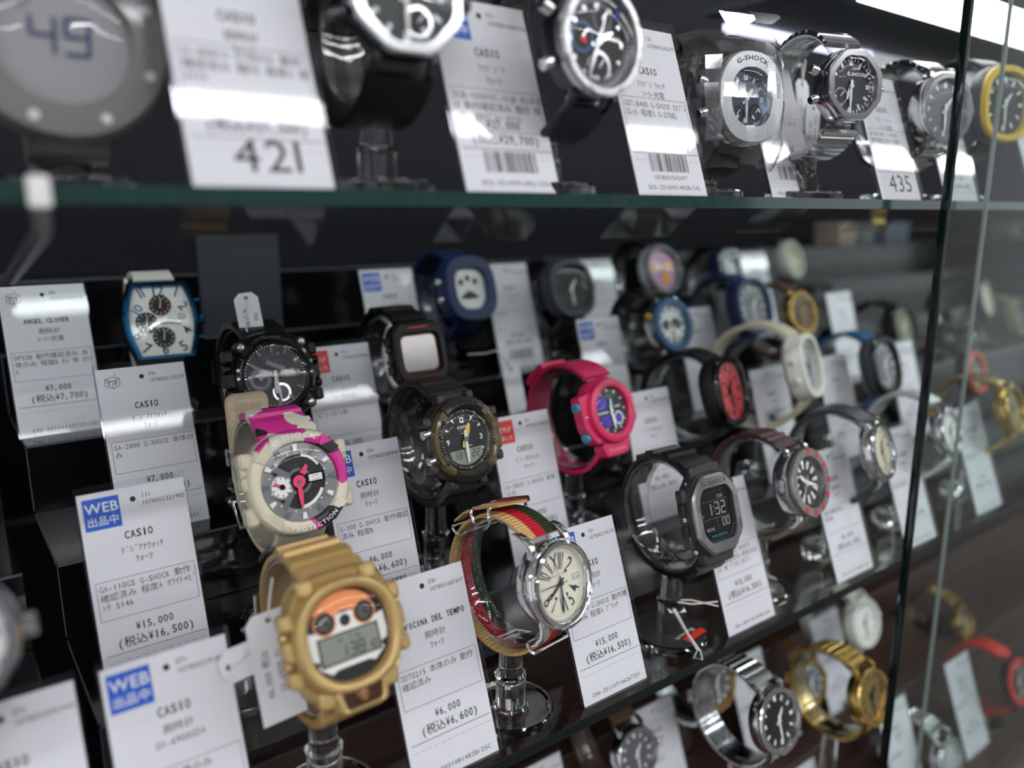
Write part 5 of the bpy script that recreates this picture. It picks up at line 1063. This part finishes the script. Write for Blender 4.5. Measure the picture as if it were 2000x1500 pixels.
# printed disc on the foot of that stand
st = [o for o in COL.objects if o.get('label', '').startswith('clear stand with a printed foot')][0]
q = st.matrix_world.translation
r = root('leaflet', Matrix.Translation((q.x, q.y, ZK[0] + .0056)) , 'dark printed leaflet with a red stripe lying on the foot of the octagonal watch stand', 'leaflet')
m = MB(); R_ = 19.5; DKP = pm('dark_leaflet', (40, 38, 40), .4)
m.X = Matrix.Translation((0, 0, 0)) @ Matrix.Rotation(math.radians(8), 4, 'Z')
m.rings([[(R_ * math.cos(2 * PI * i / 40), R_ * math.sin(2 * PI * i / 40), z) for i in range(40)] for z in (-.2, .1)], DKP, True, True)
m.box((4, -13.6, .2), (17, 4.4, .12), REDINK)
m.X = m.X @ Matrix.Rotation(PI, 4, 'Z')
m.text('Bluetooth', -1, 8.0, 4.0, WHITEINK, .2, mono=False)
for i in range(4): m.text('ｽﾏｰﾄﾌｫﾝﾘﾝｸ機能ﾓﾃﾞﾙ', -2, 4.6 - i * 2.6, 1.9, GREYINK, .2)
m.build('printed_sheet', r)
# faint dark panel behind
p = at_y(472, 585, .56)
o = slab('slate_board', p.x - .028, p.x + .028, .558, .562, ZK[4], p.z + .045, pm('slate_panel', (52, 54, 62), .5)); tag(o, 'dark slate board standing in shadow behind the glossy black watch', 'panel')

# ------------------------------------------------------------------ lowest shelf, far out of focus
LC = [LZ + .0371 * k for k in range(4)]
G2 = 'blurred cards on the lowest shelf'
def lc(px, k, label, lean=LEAN, **kw): return card(from_tr(px, 1300, CY[k], LC[k], lean=lean), std_d('06r', '1078001700%03d' % (px % 999), 'SEIKO', QZ, ('動作確認済み',), '¥9,000', '(税込¥9,900)', '', **kw), label)
lc(1095, 1, 'blurred low card seen below the striped strap watch')
lc(1312, 1, 'blurred low card straight below the grey octagonal watch')
lc(1482, 1, 'blurred low card below the diver watch')
lc(1622, 1, 'blurred low card just left of the low gold bracelet')
lc(1606, 0, 'blurred low card with a blue sticker, left of door edge', web=1)
lc(1772, 0, 'blurred low card crossing behind the door edge')
lc(1884, 0, 'blurred low card right of the door edge')
lc(2045, 0, 'blurred low card with a blue sticker, far right edge', web=1)
LW = [('blurred steel watch with a black dial at the bottom', 1515, 1405, 0, dict(r=20, case=STEEL, dial=DIALBLK, strap=STEEL, rf=LINK, n=70)),
      ('blurred gold bracelet watch left of the door edge', 1698, 1360, 0, dict(r=20, case=GOLDM, dial=GOLDM, marks=BLACKG, hmat=BLACKG, strap=GOLDM, rf=LINK, n=70)),
      ('blurred gold and grey watch left of the low gold bracelet', 1580, 1335, 1, dict(r=20, case=GOLDM, dial=GREYD, strap=BROWNS)),
      ('blurred white watch just under the shelf edge', 1685, 1215, 1, dict(r=22, case=WHITER, dial=WHITE, strap=WHITER, marks=GREYD, hmat=GREYD)),
      ('blurred steel and gold watch below the octagonal watch stand', 1395, 1335, 1, dict(r=19, case=STEEL, bezel=GOLDM, dial=GREYD, strap=STEEL, rf=LINK, n=70)),
      ('blurred brown strap watch at the bottom centre', 1240, 1470, 1, dict(r=18, case=STEEL, dial=GREYD, strap=BROWNS)),
      ('blurred low gold watch right of the door edge', 1880, 1215, 1, dict(r=18, case=GOLDM, dial=GOLDM, marks=None, strap=GOLDM, rf=LINK, n=70)),
      ('blurred watch on a bright red strap at the right edge', 1985, 1330, 0, dict(r=21, case=BLACK, dial=DIALBLK, strap=REDR, bezel=REDR)),
      ('blurred low steel bracelet watch right of the door edge', 1850, 1480, 0, dict(r=18, case=STEEL, dial=SILV, marks=GREYD, strap=STEEL, rf=LINK, n=70)),
      ('blurred small gold watch below the main shelf, far right', 1960, 1130, 2, dict(r=17, case=GOLDM, dial=BROWNS, strap=GOLDM, rf=LINK, n=70)),
      ('blurred brown and gold watch under the main shelf end', 1790, 1150, 2, dict(r=19, case=GOLDM, dial=BROWNS, strap=BROWNS))]
for lb, px, py, k, D in LW: WS(lb, px, py, WY[k], LC[k], D, 'clear stand under the ' + lb)

# ------------------------------------------------------------------ small fittings belong to the part they sit on
HOST = {'buckle': 'strap', 'strap_keeper': 'strap', 'strap_ring': 'strap', 'strap_tail': 'strap', 'strap_tab': 'strap', 'subdial': 'dial', 'display': 'dial', 'dial_print': 'dial', 'dial_marker': 'dial', 'bezel_insert': 'bezel', 'bezel_stud': 'bezel', 'bezel_scale': 'bezel', 'bezel_lettering': 'bezel'}
for w_ in [o for o in COL.objects if o.name.startswith('wristwatch')]:
    first = {}
    for c in w_.children: first.setdefault(c.name.split('.')[0], c)
    for c in list(w_.children):
        h = HOST.get(c.name.split('.')[0])
        if h and h in first: c.parent = first[h]
